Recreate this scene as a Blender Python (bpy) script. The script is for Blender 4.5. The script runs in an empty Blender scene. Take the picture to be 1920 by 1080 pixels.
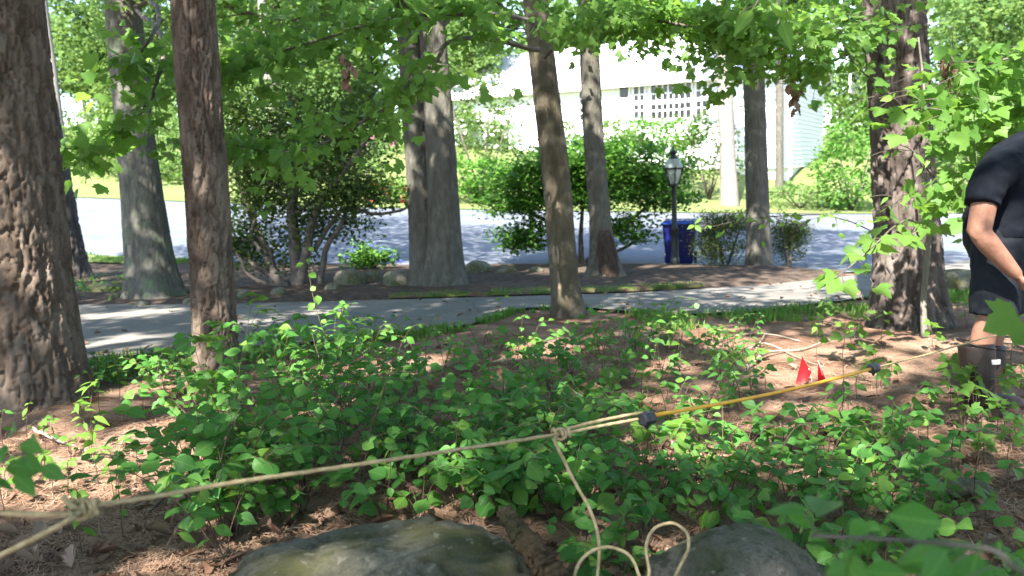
import bpy, math, random
import numpy as np
from mathutils import Vector, Matrix, Quaternion
random.seed(7); rng = np.random.default_rng(11)
R = math.radians
scene = bpy.context.scene
C = scene.collection

# ------------------------------------------------------------------ camera
CAM = np.array([0, 0, 1.29]); PITCH = math.atan(220/1500); ROLL = R(1.5); F = 1500.0
_f = np.array([0, math.cos(PITCH), -math.sin(PITCH)])
_u0 = np.array([0, math.sin(PITCH), math.cos(PITCH)]); _r0 = np.array([1.0, 0, 0])
_u = _u0*math.cos(ROLL) + _r0*math.sin(ROLL); _r = _r0*math.cos(ROLL) - _u0*math.sin(ROLL)
cam_d = bpy.data.cameras.new('camera'); cam = bpy.data.objects.new('camera', cam_d); C.objects.link(cam)
cam.matrix_world = Matrix(((_r[0], _u[0], -_f[0], CAM[0]), (_r[1], _u[1], -_f[1], CAM[1]), (_r[2], _u[2], -_f[2], CAM[2]), (0, 0, 0, 1)))
cam_d.sensor_width = 36; cam_d.lens = 36*F/1920; cam_d.clip_start = .05; cam_d.clip_end = 600
cam_d.dof.use_dof = True; cam_d.dof.focus_distance = 3.6; cam_d.dof.aperture_fstop = 3.3
scene.camera = cam
# ------------------------------------------------------------------ sky, sun, exposure
SUN = np.array([-.27, -.58, .77]); SUN /= np.linalg.norm(SUN)
w = bpy.data.worlds.new('World'); scene.world = w; w.use_nodes = True
nt = w.node_tree; bg = nt.nodes['Background']; sky = nt.nodes.new('ShaderNodeTexSky')
sky.sky_type = 'NISHITA'; sky.sun_disc = False
sky.sun_elevation = math.asin(SUN[2]); sky.sun_rotation = math.atan2(SUN[0], SUN[1])
nt.links.new(sky.outputs[0], bg.inputs[0]); bg.inputs[1].default_value = .122
sl = bpy.data.lights.new('sun', 'SUN'); sl.energy = 5.0; sl.angle = R(.6); sl.color = (1, .95, .86)
so = bpy.data.objects.new('sun', sl); C.objects.link(so)
so.rotation_euler = Vector(SUN).to_track_quat('Z', 'Y').to_euler(); so.location = (-10, -8, 30)
scene.view_settings.view_transform = 'Standard'; scene.view_settings.look = 'None'
scene.view_settings.exposure = 2.38; scene.view_settings.gamma = 1
scene.render.engine = 'CYCLES'
cy = scene.cycles
cy.max_bounces = 7; cy.diffuse_bounces = 4; cy.glossy_bounces = 2; cy.transmission_bounces = 4; cy.transparent_max_bounces = 6
cy.use_denoising = True; cy.sample_clamp_indirect = 8; cy.caustics_reflective = False; cy.caustics_refractive = False

# ------------------------------------------------------------------ terrain and pixel helpers
_YP = [-40, 0, 5, 9, 13, 18, 24, 30, 36, 42, 50, 65, 110, 260]
_ZP = [0.3, 0, 0, -.24, -.55, -.80, -.60, -.32, .35, 1.9, 3.0, 4.0, 6, 9]
def hgt(x, y):
    x = np.asarray(x, float); y = np.asarray(y, float)
    z = sum(np.interp(y+o, _YP, _ZP) for o in (-1.6, -.8, 0, .8, 1.6))/5
    t = np.clip((y-13)/17, 0, 1); t = t*t*(3-2*t)
    return z - .045*np.clip(x, -35, 25)*t
def ray(px, py):
    d = _f + (px-960)/F*_r - (py-540)/F*_u
    return d
def P(px, py, d): return CAM + ray(px, py)*d
def G(px, py):
    d = ray(px, py); t = np.concatenate([np.arange(.8, 12, .01), np.arange(12, 120, .04)])
    q = CAM + t[:, None]*d
    under = np.nonzero(q[:, 2] <= hgt(q[:, 0], q[:, 1]))[0]
    return q[under[0]] if len(under) else q[-1]
def proj(p):
    v = np.asarray(p) - CAM; z = v @ _f
    return 960 + F*(v @ _r)/z, 540 - F*(v @ _u)/z, z

# ------------------------------------------------------------------ noise
_tab = rng.random((32, 32, 32))
def vnoise(p):
    p = np.asarray(p, float); i = np.floor(p).astype(int); f = p-i; f = f*f*(3-2*f)
    out = 0
    for a in (0, 1):
        for b in (0, 1):
            for c in (0, 1):
                wgt = (f[..., 0] if a else 1-f[..., 0])*(f[..., 1] if b else 1-f[..., 1])*(f[..., 2] if c else 1-f[..., 2])
                out = out + wgt*_tab[(i[..., 0]+a) & 31, (i[..., 1]+b) & 31, (i[..., 2]+c) & 31]
    return out
def fbm(p, o=4):
    p = np.asarray(p, float); s = 0; a = .5
    for k in range(o): s = s + a*(vnoise(p*2**k + 7.3*k)-.5); a *= .5
    return s
def worley(u, v, nu, seed=0):
    g = np.random.default_rng(seed); NV = 256
    jx = g.random((nu, NV)); jy = g.random((nu, NV)); idr = g.random((nu, NV))
    iu = np.floor(u).astype(int); iv = np.floor(v).astype(int)
    f1 = np.full(u.shape, 9.); f2 = f1.copy(); cid = np.zeros(u.shape)
    for a in (-1, 0, 1):
        for b in (-1, 0, 1):
            cu = iu+a; cv = iv+b; mu = cu % nu; mv = cv % NV
            d = np.hypot(cu+jx[mu, mv]-u, cv+jy[mu, mv]-v)
            near = d < f1
            f2 = np.where(near, f1, np.minimum(f2, d)); cid = np.where(near, idr[mu, mv], cid); f1 = np.where(near, d, f1)
    return f1, f2, cid

# ------------------------------------------------------------------ materials
def mat(name, rough=.8, spec=.3):
    m = bpy.data.materials.new(name); m.use_nodes = True; t = m.node_tree; b = t.nodes['Principled BSDF']
    b.inputs['Roughness'].default_value = rough; b.inputs['Specular IOR Level'].default_value = spec
    return m, t, b
def nd(t, typ, **kw):
    n = t.nodes.new(typ)
    for k, v in kw.items():
        if k.startswith('i_'): n.inputs[k[2:].replace('_', ' ')].default_value = v
        else: setattr(n, k, v)
    return n
def ramp(t, fac, stops):
    n = t.nodes.new('ShaderNodeValToRGB'); e = n.color_ramp.elements
    while len(e) < len(stops): e.new(.5)
    for k, (p, c) in enumerate(stops): e[k].position = p; e[k].color = (*c, 1)
    t.links.new(fac, n.inputs[0]); return n.outputs[0]
def coords(t, scale=(1, 1, 1)):
    c = t.nodes.new('ShaderNodeTexCoord'); m = t.nodes.new('ShaderNodeMapping'); m.inputs['Scale'].default_value = scale
    t.links.new(c.outputs['Object'], m.inputs[0]); return m.outputs[0]
def noise(t, vec, scale, detail=6, rough=.6):
    n = nd(t, 'ShaderNodeTexNoise'); n.inputs['Scale'].default_value = scale; n.inputs['Detail'].default_value = detail; n.inputs['Roughness'].default_value = rough
    t.links.new(vec, n.inputs['Vector']); return n.outputs['Fac']
def mixc(t, fac, a, b):
    n = t.nodes.new('ShaderNodeMix'); n.data_type = 'RGBA'
    for s, v in ((n.inputs[0], fac), (n.inputs[6], a), (n.inputs[7], b)):
        if hasattr(v, 'is_linked'): t.links.new(v, s)
        elif isinstance(v, tuple): s.default_value = (*v, 1)
        else: s.default_value = v
    return n.outputs[2]
def bump(t, b, h, strength=.4, dist=.01):
    n = nd(t, 'ShaderNodeBump'); n.inputs['Strength'].default_value = strength; n.inputs['Distance'].default_value = dist
    t.links.new(h, n.inputs['Height']); t.links.new(n.outputs[0], b.inputs['Normal'])
def simple(name, stops, scale=8, rough=.8, spec=.3, vs=(1, 1, 1), bs=.3, bd=.01, bscale=None, metallic=0):
    m, t, b = mat(name, rough, spec); v = coords(t, vs)
    f = noise(t, v, scale); t.links.new(ramp(t, f, stops), b.inputs['Base Color'])
    if bs: bump(t, b, noise(t, v, bscale or scale*3), bs, bd)
    b.inputs['Metallic'].default_value = metallic
    return m
def leafmat(name, cols, trans, tw=.4, rough=.45, vein=False):
    m, t, b = mat(name, rough, .2)
    oi = nd(t, 'ShaderNodeObjectInfo'); at = nd(t, 'ShaderNodeAttribute', attribute_name='rnd')
    s = nd(t, 'ShaderNodeMath', operation='ADD'); t.links.new(oi.outputs['Random'], s.inputs[0]); t.links.new(at.outputs['Fac'], s.inputs[1])
    fr = nd(t, 'ShaderNodeMath', operation='FRACT'); t.links.new(s.outputs[0], fr.inputs[0])
    c = ramp(t, fr.outputs[0], [(k/(len(cols)-1)*.98, q) for k, q in enumerate(cols)])
    v = coords(t); n1 = noise(t, v, 40, 3)
    c2 = mixc(t, .25, c, ramp(t, n1, [(.35, tuple(x*.55 for x in cols[0])), (.7, tuple(min(1, x*1.3) for x in cols[-1]))]))
    if vein:
        sp = nd(t, 'ShaderNodeSeparateXYZ'); tc = nd(t, 'ShaderNodeTexCoord'); t.links.new(tc.outputs['Object'], sp.inputs[0])
        def mth(op, a, b_=None):
            q = nd(t, 'ShaderNodeMath', operation=op)
            for k_, v_ in enumerate((a, b_)):
                if v_ is None: continue
                if hasattr(v_, 'is_linked'): t.links.new(v_, q.inputs[k_])
                else: q.inputs[k_].default_value = v_
            return q.outputs[0]
        ax = mth('ABSOLUTE', sp.outputs[0]); mid = mth('LESS_THAN', ax, .016)
        side = mth('LESS_THAN', mth('FRACT', mth('MULTIPLY', mth('SUBTRACT', sp.outputs[1], mth('MULTIPLY', ax, .75)), 7.5)), .11)
        c2 = mixc(t, mth('MULTIPLY', mth('MAXIMUM', mid, mth('MULTIPLY', side, .5)), .45), c2, tuple(min(1, x*1.7) for x in cols[-1]))
        va = nd(t, 'ShaderNodeVectorMath', operation='ADD'); t.links.new(tc.outputs['Object'], va.inputs[0]); t.links.new(oi.outputs['Location'], va.inputs[1])
        sp_ = noise(t, va.outputs[0], 5.5, 4, .6); c2 = mixc(t, ramp(t, sp_, [(.66, (0, 0, 0)), (.70, (.75, .75, .75))]), c2, (.20, .15, .05))
    t.links.new(c2, b.inputs['Base Color'])
    tr = nd(t, 'ShaderNodeBsdfTranslucent'); t.links.new(mixc(t, .6, c2, trans), tr.inputs[0])
    mx = nd(t, 'ShaderNodeMixShader'); mx.inputs[0].default_value = tw
    t.links.new(b.outputs[0], mx.inputs[1]); t.links.new(tr.outputs[0], mx.inputs[2])
    t.links.new(mx.outputs[0], t.nodes['Material Output'].inputs[0])
    return m
M = {}
M['leaf'] = leafmat('vine_leaf', [(.04, .145, .034), (.058, .195, .042), (.085, .235, .05), (.125, .265, .055)], (.17, .44, .03), .42, vein=True)
M['leaf_light'] = leafmat('young_leaf', [(.08, .19, .03), (.11, .24, .04), (.16, .28, .05)], (.22, .42, .04), .45, vein=True)
M['maple'] = leafmat('maple_leaf', [(.07, .17, .036), (.11, .23, .045), (.16, .28, .065)], (.32, .55, .07), .55)
M['canopy'] = leafmat('canopy_leaf', [(.04, .11, .025), (.06, .15, .03), (.09, .19, .04)], (.13, .30, .03), .4)
M['far_leaf'] = leafmat('far_leaf', [(.07, .14, .04), (.11, .20, .055), (.17, .26, .08)], (.28, .42, .09), .45, .6)
M['shrub_leaf'] = leafmat('shrub_leaf', [(.06, .15, .028), (.10, .23, .038), (.145, .29, .045)], (.1, .3, .02), .4)
M['evergreen'] = leafmat('evergreen_leaf', [(.026, .055, .018), (.045, .088, .026), (.075, .125, .034), (.12, .17, .045)], (.15, .26, .03), .4, .5)
M['juniper'] = leafmat('juniper_spray', [(.05, .085, .025), (.08, .12, .035), (.13, .165, .045), (.17, .20, .05)], (.2, .26, .04), .35, .6)
M['dead'] = leafmat('dead_leaf', [(.08, .045, .03), (.16, .095, .06), (.26, .165, .115), (.20, .095, .055), (.34, .25, .19)], (.35, .2, .12), .15, .7)
M['needle'] = leafmat('pine_needle', [(.20, .11, .068), (.38, .23, .155), (.50, .36, .26)], (.3, .18, .1), .1, .6)
M['grass'] = leafmat('grass_blade', [(.06, .15, .025), (.10, .22, .035), (.17, .28, .06)], (.2, .4, .05), .35, .6)
M['pink'] = leafmat('petal_pink', [(.45, .10, .22), (.6, .2, .35)], (.6, .2, .35), .3)
M['blue'] = leafmat('petal_blue', [(.10, .12, .42), (.2, .22, .6)], (.2, .2, .6), .3)
M['redflower'] = leafmat('petal_red', [(.4, .03, .04), (.55, .08, .08)], (.5, .05, .05), .3)
M['stem'] = simple('plant_stem', [(.3, (.05, .045, .025)), (.7, (.12, .11, .05))], 30, bs=0)
M['stem_red'] = simple('vine_stem', [(.3, (.06, .04, .03)), (.7, (.13, .08, .055))], 30, bs=0)
M['twig'] = simple('twig_bark', [(.3, (.06, .05, .042)), (.7, (.16, .135, .115))], 14, bs=.3)
M['palewood'] = simple('pale_stick', [(.3, (.19, .15, .115)), (.7, (.35, .29, .24))], 14, bs=.3)
M['peeled'] = simple('peeled_wood', [(.3, (.12, .09, .06)), (.5, (.22, .17, .12)), (.7, (.31, .245, .185))], 14, vs=(1, 1, .25), bs=.6, bscale=50)
M['asphalt'] = simple('asphalt_road', [(.3, (.10, .113, .137)), (.7, (.145, .16, .19))], .8, .85, .25, bs=.5, bd=.004, bscale=160)
M['drive'] = simple('asphalt_drive', [(.3, (.135, .126, .114)), (.7, (.21, .195, .175))], 1.2, .9, .2, bs=.5, bd=.005, bscale=140)
M['mulch'] = simple('bark_mulch', [(.3, (.04, .029, .022)), (.5, (.085, .062, .048)), (.75, (.15, .112, .09))], 9, .95, .1, bs=1, bd=.04, bscale=22)
M['lawn'] = simple('lawn_green', [(.3, (.11, .15, .05)), (.7, (.19, .23, .085))], 3, .95, .1, bs=.8, bd=.05, bscale=40)
M['moss'] = simple('moss_cushion', [(.36, (.05, .075, .02)), (.48, (.10, .12, .035)), (.56, (.13, .09, .06)), (.7, (.08, .055, .04))], 4, .95, .1, bs=.8, bd=.02, bscale=60)
def cracks(m, sc):
    t = m.node_tree; b = t.nodes['Principled BSDF']; src = b.inputs['Base Color'].links[0].from_socket; v = coords(t)
    n = nd(t, 'ShaderNodeTexNoise'); n.inputs['Scale'].default_value = 2.5; t.links.new(v, n.inputs['Vector']); mx = nd(t, 'ShaderNodeMix', data_type='VECTOR'); mx.inputs[0].default_value = .12; t.links.new(v, mx.inputs[4]); t.links.new(n.outputs['Color'], mx.inputs[5])
    w_ = nd(t, 'ShaderNodeTexVoronoi', feature='DISTANCE_TO_EDGE'); w_.inputs['Scale'].default_value = sc; t.links.new(mx.outputs[1], w_.inputs['Vector'])
    k = ramp(t, w_.outputs['Distance'], [(.0015, (.5, .5, .5)), (.006, (0, 0, 0))]); g2 = ramp(t, noise(t, v, 300, 2), [(.35, (.75, .75, .75)), (.7, (1.25, 1.25, 1.25))])
    mu = nd(t, 'ShaderNodeMix', data_type='RGBA', blend_type='MULTIPLY'); mu.inputs[0].default_value = .6; t.links.new(src, mu.inputs[6]); t.links.new(g2, mu.inputs[7])
    t.links.new(mixc(t, k, mu.outputs[2], (.04, .04, .038)), b.inputs['Base Color'])
cracks(M['drive'], .45)
def ground_mat():
    m, t, b = mat('forest_floor', .95, .1); v = coords(t)
    a = noise(t, v, 2.2, 8, .65); c1 = ramp(t, a, [(.30, (.085, .05, .034)), (.44, (.22, .128, .086)), (.56, (.36, .235, .17)), (.72, (.48, .35, .27))])
    vs = coords(t, (1, 3, 1)); f = noise(t, vs, 55, 5, .7)
    c2 = mixc(t, ramp(t, f, [(.38, (0, 0, 0)), (.62, (1, 1, 1))]), c1, (.13, .068, .042))
    c3 = mixc(t, .35, c2, c1)
    g = noise(t, v, .55, 4); gm = ramp(t, g, [(.56, (0, 0, 0)), (.68, (1, 1, 1))])
    t.links.new(c3, b.inputs['Base Color']); bump(t, b, f, .9, .02); return m
M['floor'] = ground_mat()
def bark_mat(name, stops, lichen=None, lf=.6, vs=(1, 1, .35), bscale=26, bs=.7, bd=.015):
    m, t, b = mat(name, .92, .12); v = coords(t, vs); at = nd(t, 'ShaderNodeAttribute', attribute_name='rnd')
    n = noise(t, v, bscale*.4, 8, .7)
    s = nd(t, 'ShaderNodeMath', operation='MULTIPLY_ADD'); s.inputs[1].default_value = .28; t.links.new(at.outputs['Fac'], s.inputs[0]); t.links.new(n, s.inputs[2])
    c = ramp(t, s.outputs[0], stops)
    if lichen:
        l = noise(t, coords(t), 3.2, 6, .65); c = mixc(t, ramp(t, l, [(lf-.06, (0, 0, 0)), (lf+.08, (.8, .8, .8))]), c, lichen)
    t.links.new(c, b.inputs['Base Color']); bump(t, b, noise(t, v, bscale, 8, .7), bs, bd); return m
M['pine_bark'] = bark_mat('pine_bark', [(.35, (.06, .043, .032)), (.55, (.108, .080, .061)), (.8, (.175, .137, .11))])
M['dark_bark'] = bark_mat('dark_bark', [(.35, (.04, .035, .034)), (.8, (.11, .095, .09))])
M['oak_bark'] = bark_mat('oak_bark', [(.35, (.052, .05, .042)), (.6, (.10, .096, .082)), (.85, (.16, .155, .135))], (.13, .165, .10), .58, (1, 1, .18), 34, .8, .02)
M['oak_bark2'] = bark_mat('grey_bark', [(.35, (.042, .04, .032)), (.6, (.085, .08, .066)), (.85, (.135, .127, .108))], (.17, .16, .13), .62, (1, 1, .18), 34, .7, .016)
M['peel_bark'] = bark_mat('peeling_bark', [(.35, (.042, .036, .024)), (.6, (.09, .077, .052)), (.85, (.14, .118, .085))], (.27, .22, .165), .60, (1, 1, .3), 26, .6, .012)
M['hemlock_bark'] = bark_mat('furrowed_bark', [(.35, (.04, .03, .027)), (.6, (.088, .07, .062)), (.85, (.15, .124, .112))], (.24, .20, .185), .62, (1, 1, .2), 24)
M['pale_bark'] = bark_mat('pale_bark', [(.35, (.12, .11, .095)), (.8, (.24, .22, .195))])
M['rotten'] = bark_mat('rotten_wood', [(.35, (.03, .022, .018)), (.6, (.075, .054, .042)), (.85, (.13, .096, .077))], None, .6, (1, 1, .12), 40, .9, .02)
M['stick'] = bark_mat('rotten_stick', [(.35, (.03, .02, .013)), (.55, (.11, .075, .042)), (.8, (.25, .185, .115))], (.055, .06, .025), .6, (1, 1, .15), 50, .9, .02)
def rock_mat(name, a, bb, mossc, mf):
    m, t, b = mat(name, .95, .15); v = coords(t)
    c = ramp(t, noise(t, v, 14, 12, .78), [(.38, a), (.5, bb), (.6, tuple(x*.7 for x in a)), (.72, tuple(min(1, x*1.35) for x in bb))])
    mm = ramp(t, noise(t, v, 3.5, 6, .6), [(mf-.08, (0, 0, 0)), (mf+.08, (.85, .85, .85))])
    c = mixc(t, mm, c, mossc); sp = noise(t, v, 90, 3); c = mixc(t, ramp(t, sp, [(.45, (0, 0, 0)), (.7, (.5, .5, .5))]), c, tuple(x*.45 for x in bb))
    vo = nd(t, 'ShaderNodeTexVoronoi'); vo.inputs['Scale'].default_value = 22; dv = nd(t, 'ShaderNodeMix', data_type='VECTOR'); dv.inputs[0].default_value = .06; nn = nd(t, 'ShaderNodeTexNoise'); nn.inputs['Scale'].default_value = 30
    t.links.new(v, nn.inputs['Vector']); t.links.new(v, dv.inputs[4]); t.links.new(nn.outputs['Color'], dv.inputs[5]); t.links.new(dv.outputs[1], vo.inputs['Vector'])
    c = mixc(t, ramp(t, vo.outputs['Distance'], [(.16, (.55, .55, .55)), (.24, (0, 0, 0))]), c, tuple(min(1, x*1.5) for x in bb))
    t.links.new(c, b.inputs['Base Color']); bump(t, b, noise(t, v, 48, 12, .85), 1, .06); return m
M['rock_moss'] = rock_mat('mossy_stone', (.18, .175, .13), (.35, .33, .25), (.15, .15, .05), .47)
M['rock'] = rock_mat('grey_stone', (.20, .18, .14), (.37, .34, .27), (.12, .15, .06), .50)
M['rope'] = simple('hemp_rope', [(.3, (.30, .22, .11)), (.7, (.50, .40, .23))], 60, .9, .1, bs=.6, bd=.003, bscale=300)
M['yellow'] = simple('yellow_cord', [(.3, (.62, .30, .02)), (.7, (.80, .42, .03))], 20, .5, .4, bs=.3, bd=.001, bscale=300)
M['black'] = simple('black_plastic', [(.3, (.012, .014, .018)), (.7, (.025, .028, .035))], 20, .4, .5, bs=.1, bd=.001)
M['flag'] = leafmat('red_flag_film', [(.62, .012, .018), (.70, .02, .025)], (.75, .02, .03), .35, .4)
M['wire'] = simple('flag_wire', [(.3, (.5, .45, .42)), (.7, (.65, .6, .57))], 20, .5, .5, bs=0)
M['white'] = simple('white_paint', [(.3, (.74, .74, .75)), (.7, (.80, .80, .80))], 2, .6, .3, bs=.1, bd=.002)
M['shade_cloth'] = simple('window_interior', [(.3, (.05, .05, .055)), (.7, (.09, .09, .1))], 2, .7, .3, bs=0)
M['roof'] = simple('roof_shingle', [(.3, (.45, .46, .49)), (.7, (.58, .59, .62))], 6, .9, .2, bs=.6, bd=.01, bscale=18)
def glass(name, col, rough=.06):
    m, t, b = mat(name, rough, .5); b.inputs['Base Color'].default_value = (*col, 1); return m
M['pane'] = glass('dark_pane', (.012, .013, .015), .15)
M['blueplastic'] = simple('blue_plastic', [(.3, (.005, .010, .11)), (.7, (.008, .015, .15))], 3, .42, .45, bs=.12, bd=.002, bscale=60)  # cart body, base colour darkened to stand for its shaded front
M['bluelid'] = simple('blue_lid', [(.3, (.02, .06, .36)), (.7, (.03, .08, .42))], 3, .35, .5, bs=.1, bd=.002, bscale=60)  # lighter blue than the body, painting in the light on the lid
M['lampmetal'] = simple('lamp_metal', [(.3, (.006, .010, .010)), (.7, (.012, .017, .017))], 12, .45, .5, bs=.15, bd=.002)
def lampglass():
    m, t, b = mat('lamp_glass', .25, .5); b.inputs['Base Color'].default_value = (.72, .78, .74, 1); b.inputs['Transmission Weight'].default_value = .55; b.inputs['IOR'].default_value = 1.2; return m
M['lampglass'] = lampglass()
M['skin'] = simple('skin', [(.3, (.21, .095, .06)), (.5, (.28, .135, .088)), (.7, (.34, .18, .12))], 16, .6, .3, bs=.5, bd=.003, bscale=110)
M['shirt'] = simple('navy_jersey', [(.3, (.004, .0055, .009)), (.7, (.007, .009, .015))], 30, .9, .15, bs=.3, bd=.003, bscale=200)
M['shorts'] = simple('charcoal_cotton', [(.3, (.012, .014, .019)), (.7, (.019, .022, .028))], 30, .9, .15, bs=.3, bd=.003, bscale=200)
M['boot'] = simple('brown_rubber', [(.3, (.016, .009, .007)), (.7, (.030, .017, .013))], 15, .5, .4, bs=.2, bd=.003)
M['bootsole'] = simple('boot_sole', [(.3, (.07, .05, .04)), (.7, (.12, .09, .07))], 15, .8, .2, bs=.3)
M['patch'] = simple('boot_patch', [(.3, (.5, .48, .45)), (.7, (.62, .6, .58))], 30, .7, .2, bs=0)
M['hair'] = simple('brown_hair', [(.3, (.03, .02, .014)), (.7, (.07, .045, .03))], 60, .7, .3, bs=.5)
M['eye'] = simple('eye_white', [(.3, (.7, .7, .68)), (.7, (.75, .74, .72))], 10, .3, .5, bs=0)

# ------------------------------------------------------------------ mesh helpers
def newmesh(name, v, f, m=None, smooth=True, rnd=None):
    me = bpy.data.meshes.new(name); v = np.asarray(v, np.float32)
    if isinstance(f, np.ndarray):
        n, k = f.shape
        me.vertices.add(len(v)); me.vertices.foreach_set('co', v.ravel())
        me.loops.add(n*k); me.loops.foreach_set('vertex_index', f.astype(np.int32).ravel())
        me.polygons.add(n); me.polygons.foreach_set('loop_start', np.arange(0, n*k, k, dtype=np.int32))
        me.update(calc_edges=True)
    else:
        me.from_pydata(v.tolist(), [], f)
    if rnd is not None:
        a = me.attributes.new('rnd', 'FLOAT', 'POINT'); a.data.foreach_set('value', np.asarray(rnd, np.float32))
    if smooth: me.polygons.foreach_set('use_smooth', np.ones(len(me.polygons), bool))
    if m: me.materials.append(M[m])
    me.update(); return me
def link(name, data, parent=None, loc=None):
    o = bpy.data.objects.new(name, data); C.objects.link(o)
    if parent: o.parent = parent
    if loc is not None: o.location = loc
    return o
def tag(o, label, cat=None, group=None, kind=None):
    if label: o['label'] = label
    if cat: o['category'] = cat
    if group: o['group'] = group
    if kind: o['kind'] = kind
    return o
def empty(name, loc, label, cat, group=None, rz=0):
    o = link(name, None, None, loc); o.rotation_euler.z = rz; o.empty_display_size = .2
    return tag(o, label, cat, group)
class MB:
    def __init__(s): s.v = []; s.f = []; s.n = 0
    def add(s, v, f):
        v = [tuple(map(float, q)) for q in v]
        s.v += v; s.f += [tuple(i+s.n for i in q) for q in f]; s.n += len(v); return s
    def box(s, a, b):
        (x0, y0, z0), (x1, y1, z1) = a, b
        return s.add([(x0, y0, z0), (x1, y0, z0), (x1, y1, z0), (x0, y1, z0), (x0, y0, z1), (x1, y0, z1), (x1, y1, z1), (x0, y1, z1)],
                     [(0, 3, 2, 1), (4, 5, 6, 7), (0, 1, 5, 4), (1, 2, 6, 5), (2, 3, 7, 6), (3, 0, 4, 7)])
    def tube(s, path, rad, n=8, off=(0, 0, 0), twist=0, lobes=0, lob=0.15, flat=(1, 1), upv=None):
        p = np.asarray(path, float) - np.asarray(off, float); k = len(p)
        rad = np.full(k, rad) if np.isscalar(rad) else np.asarray(rad, float)
        t = np.gradient(p, axis=0); t /= np.linalg.norm(t, axis=1)[:, None]+1e-9
        a = np.array(upv, float) if upv is not None else np.array([.31, .87, .37]);
        if abs(a @ t[0])/np.linalg.norm(a) > .95: a = np.array([1, 0, .2])
        rows = []
        for i in range(k):
            a = a - (a @ t[i])*t[i]; a /= np.linalg.norm(a)+1e-9; b = np.cross(t[i], a)
            th = np.arange(n)*2*np.pi/n; rr = rad[i]*(1+lob*np.cos(lobes*th + twist*i) if lobes else np.ones(n))
            rows.append(p[i] + (np.cos(th)*rr*flat[0])[:, None]*a + (np.sin(th)*rr*flat[1])[:, None]*b)
        v = np.concatenate(rows)
        f = [(i*n+j, i*n+(j+1) % n, (i+1)*n+(j+1) % n, (i+1)*n+j) for i in range(k-1) for j in range(n)]
        f += [tuple(range(n-1, -1, -1)), tuple((k-1)*n+j for j in range(n))]
        return s.add(v, f)
    def lathe(s, prof, n=12, off=(0, 0, 0), cap=True):
        v = [(off[0]+r*math.cos(2*math.pi*j/n+math.pi/n), off[1]+r*math.sin(2*math.pi*j/n+math.pi/n), off[2]+z) for r, z in prof for j in range(n)]
        k = len(prof); f = [(i*n+j, i*n+(j+1) % n, (i+1)*n+(j+1) % n, (i+1)*n+j) for i in range(k-1) for j in range(n)]
        if cap: f += [tuple(range(n-1, -1, -1)), tuple((k-1)*n+j for j in range(n))]
        return s.add(v, f)
    def ell(s, c, r, n=12, m=8):
        v = []; f = []
        for i in range(m+1):
            a = math.pi*i/m
            for j in range(n):
                b = 2*math.pi*j/n; v.append((c[0]+r[0]*math.sin(a)*math.cos(b), c[1]+r[1]*math.sin(a)*math.sin(b), c[2]+r[2]*math.cos(a)))
        f = [(i*n+j, (i+1)*n+j, (i+1)*n+(j+1) % n, i*n+(j+1) % n) for i in range(m) for j in range(n)]
        return s.add(v, f)
    def obj(s, name, m, parent=None, smooth=True, loc=None):
        return link(name, newmesh(name, s.v, s.f, m, smooth), parent, loc)
def spline(pts, n):
    p = np.asarray(pts, float)
    q = np.concatenate([[2*p[0]-p[1]], p, [2*p[-1]-p[-2]]]); out = []
    segs = len(p)-1
    for t in np.linspace(0, segs-1e-6, n):
        i = int(t); u = t-i; a, b, c, d = q[i:i+4]
        out.append(.5*((2*b)+(c-a)*u+(2*a-5*b+4*c-d)*u*u+(-a+3*b-3*c+d)*u**3))
    return np.array(out)
def unit(v): v = np.asarray(v, float); return v/(np.linalg.norm(v, axis=-1, keepdims=True)+1e-9)

# leaf shapes: base at origin, length 1 along +Y, normal +Z
def blade(widths, fold=.12, droop=.15, pet=.18):
    k = len(widths); v = []; f = []
    for i, wd in enumerate(widths):
        t = i/(k-1); y = pet+t*(1-pet); z = -droop*t*t
        v += [(-wd, y, z+fold*wd*1.6), (0, y, z), (wd, y, z+fold*wd*1.6)]
    for i in range(k-1):
        a = i*3; f += [(a, a+1, a+4, a+3), (a+1, a+2, a+5, a+4)]
    n = len(v); v += [(-.012, 0, .02), (.012, 0, .02), (.012, pet, 0), (-.012, pet, 0)]; f += [(n, n+1, n+2, n+3)]
    return v, f
def lobed(out, fold=.08, droop=.12, pet=.25):
    pts = out + [(-x, y) for x, y in reversed(out[1:-1])]
    v = [(0, pet+.12, 0)] + [(x, pet+y*(1-pet), fold*abs(x)-droop*y*y) for x, y in pts]
    n = len(pts); f = [(0, 1+(i+1) % n, 1+i) for i in range(n)]
    k = len(v); v += [(-.01, 0, .02), (.01, 0, .02), (.01, pet+.05, 0), (-.01, pet+.05, 0)]; f += [(k, k+1, k+2, k+3)]
    return v, f
_rw = [.06, .27, .38, .40, .34, .19, .015]; _ow = [.04, .2, .3, .31, .25, .13, .01]; _lw = [.03, .11, .15, .15, .11, .06, .005]
_maple = [(0, 0), (.14, -.02), (.33, -.04), (.38, .10), (.52, .22), (.47, .34), (.58, .55), (.42, .54), (.27, .50), (.27, .66), (.17, .78), (0, 1.0)]
_oak = [(0, 0), (.07, .1), (.22, .17), (.10, .27), (.32, .40), (.14, .48), (.34, .64), (.14, .70), (.20, .86), (0, 1.0)]
LEAF = {}
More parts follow.
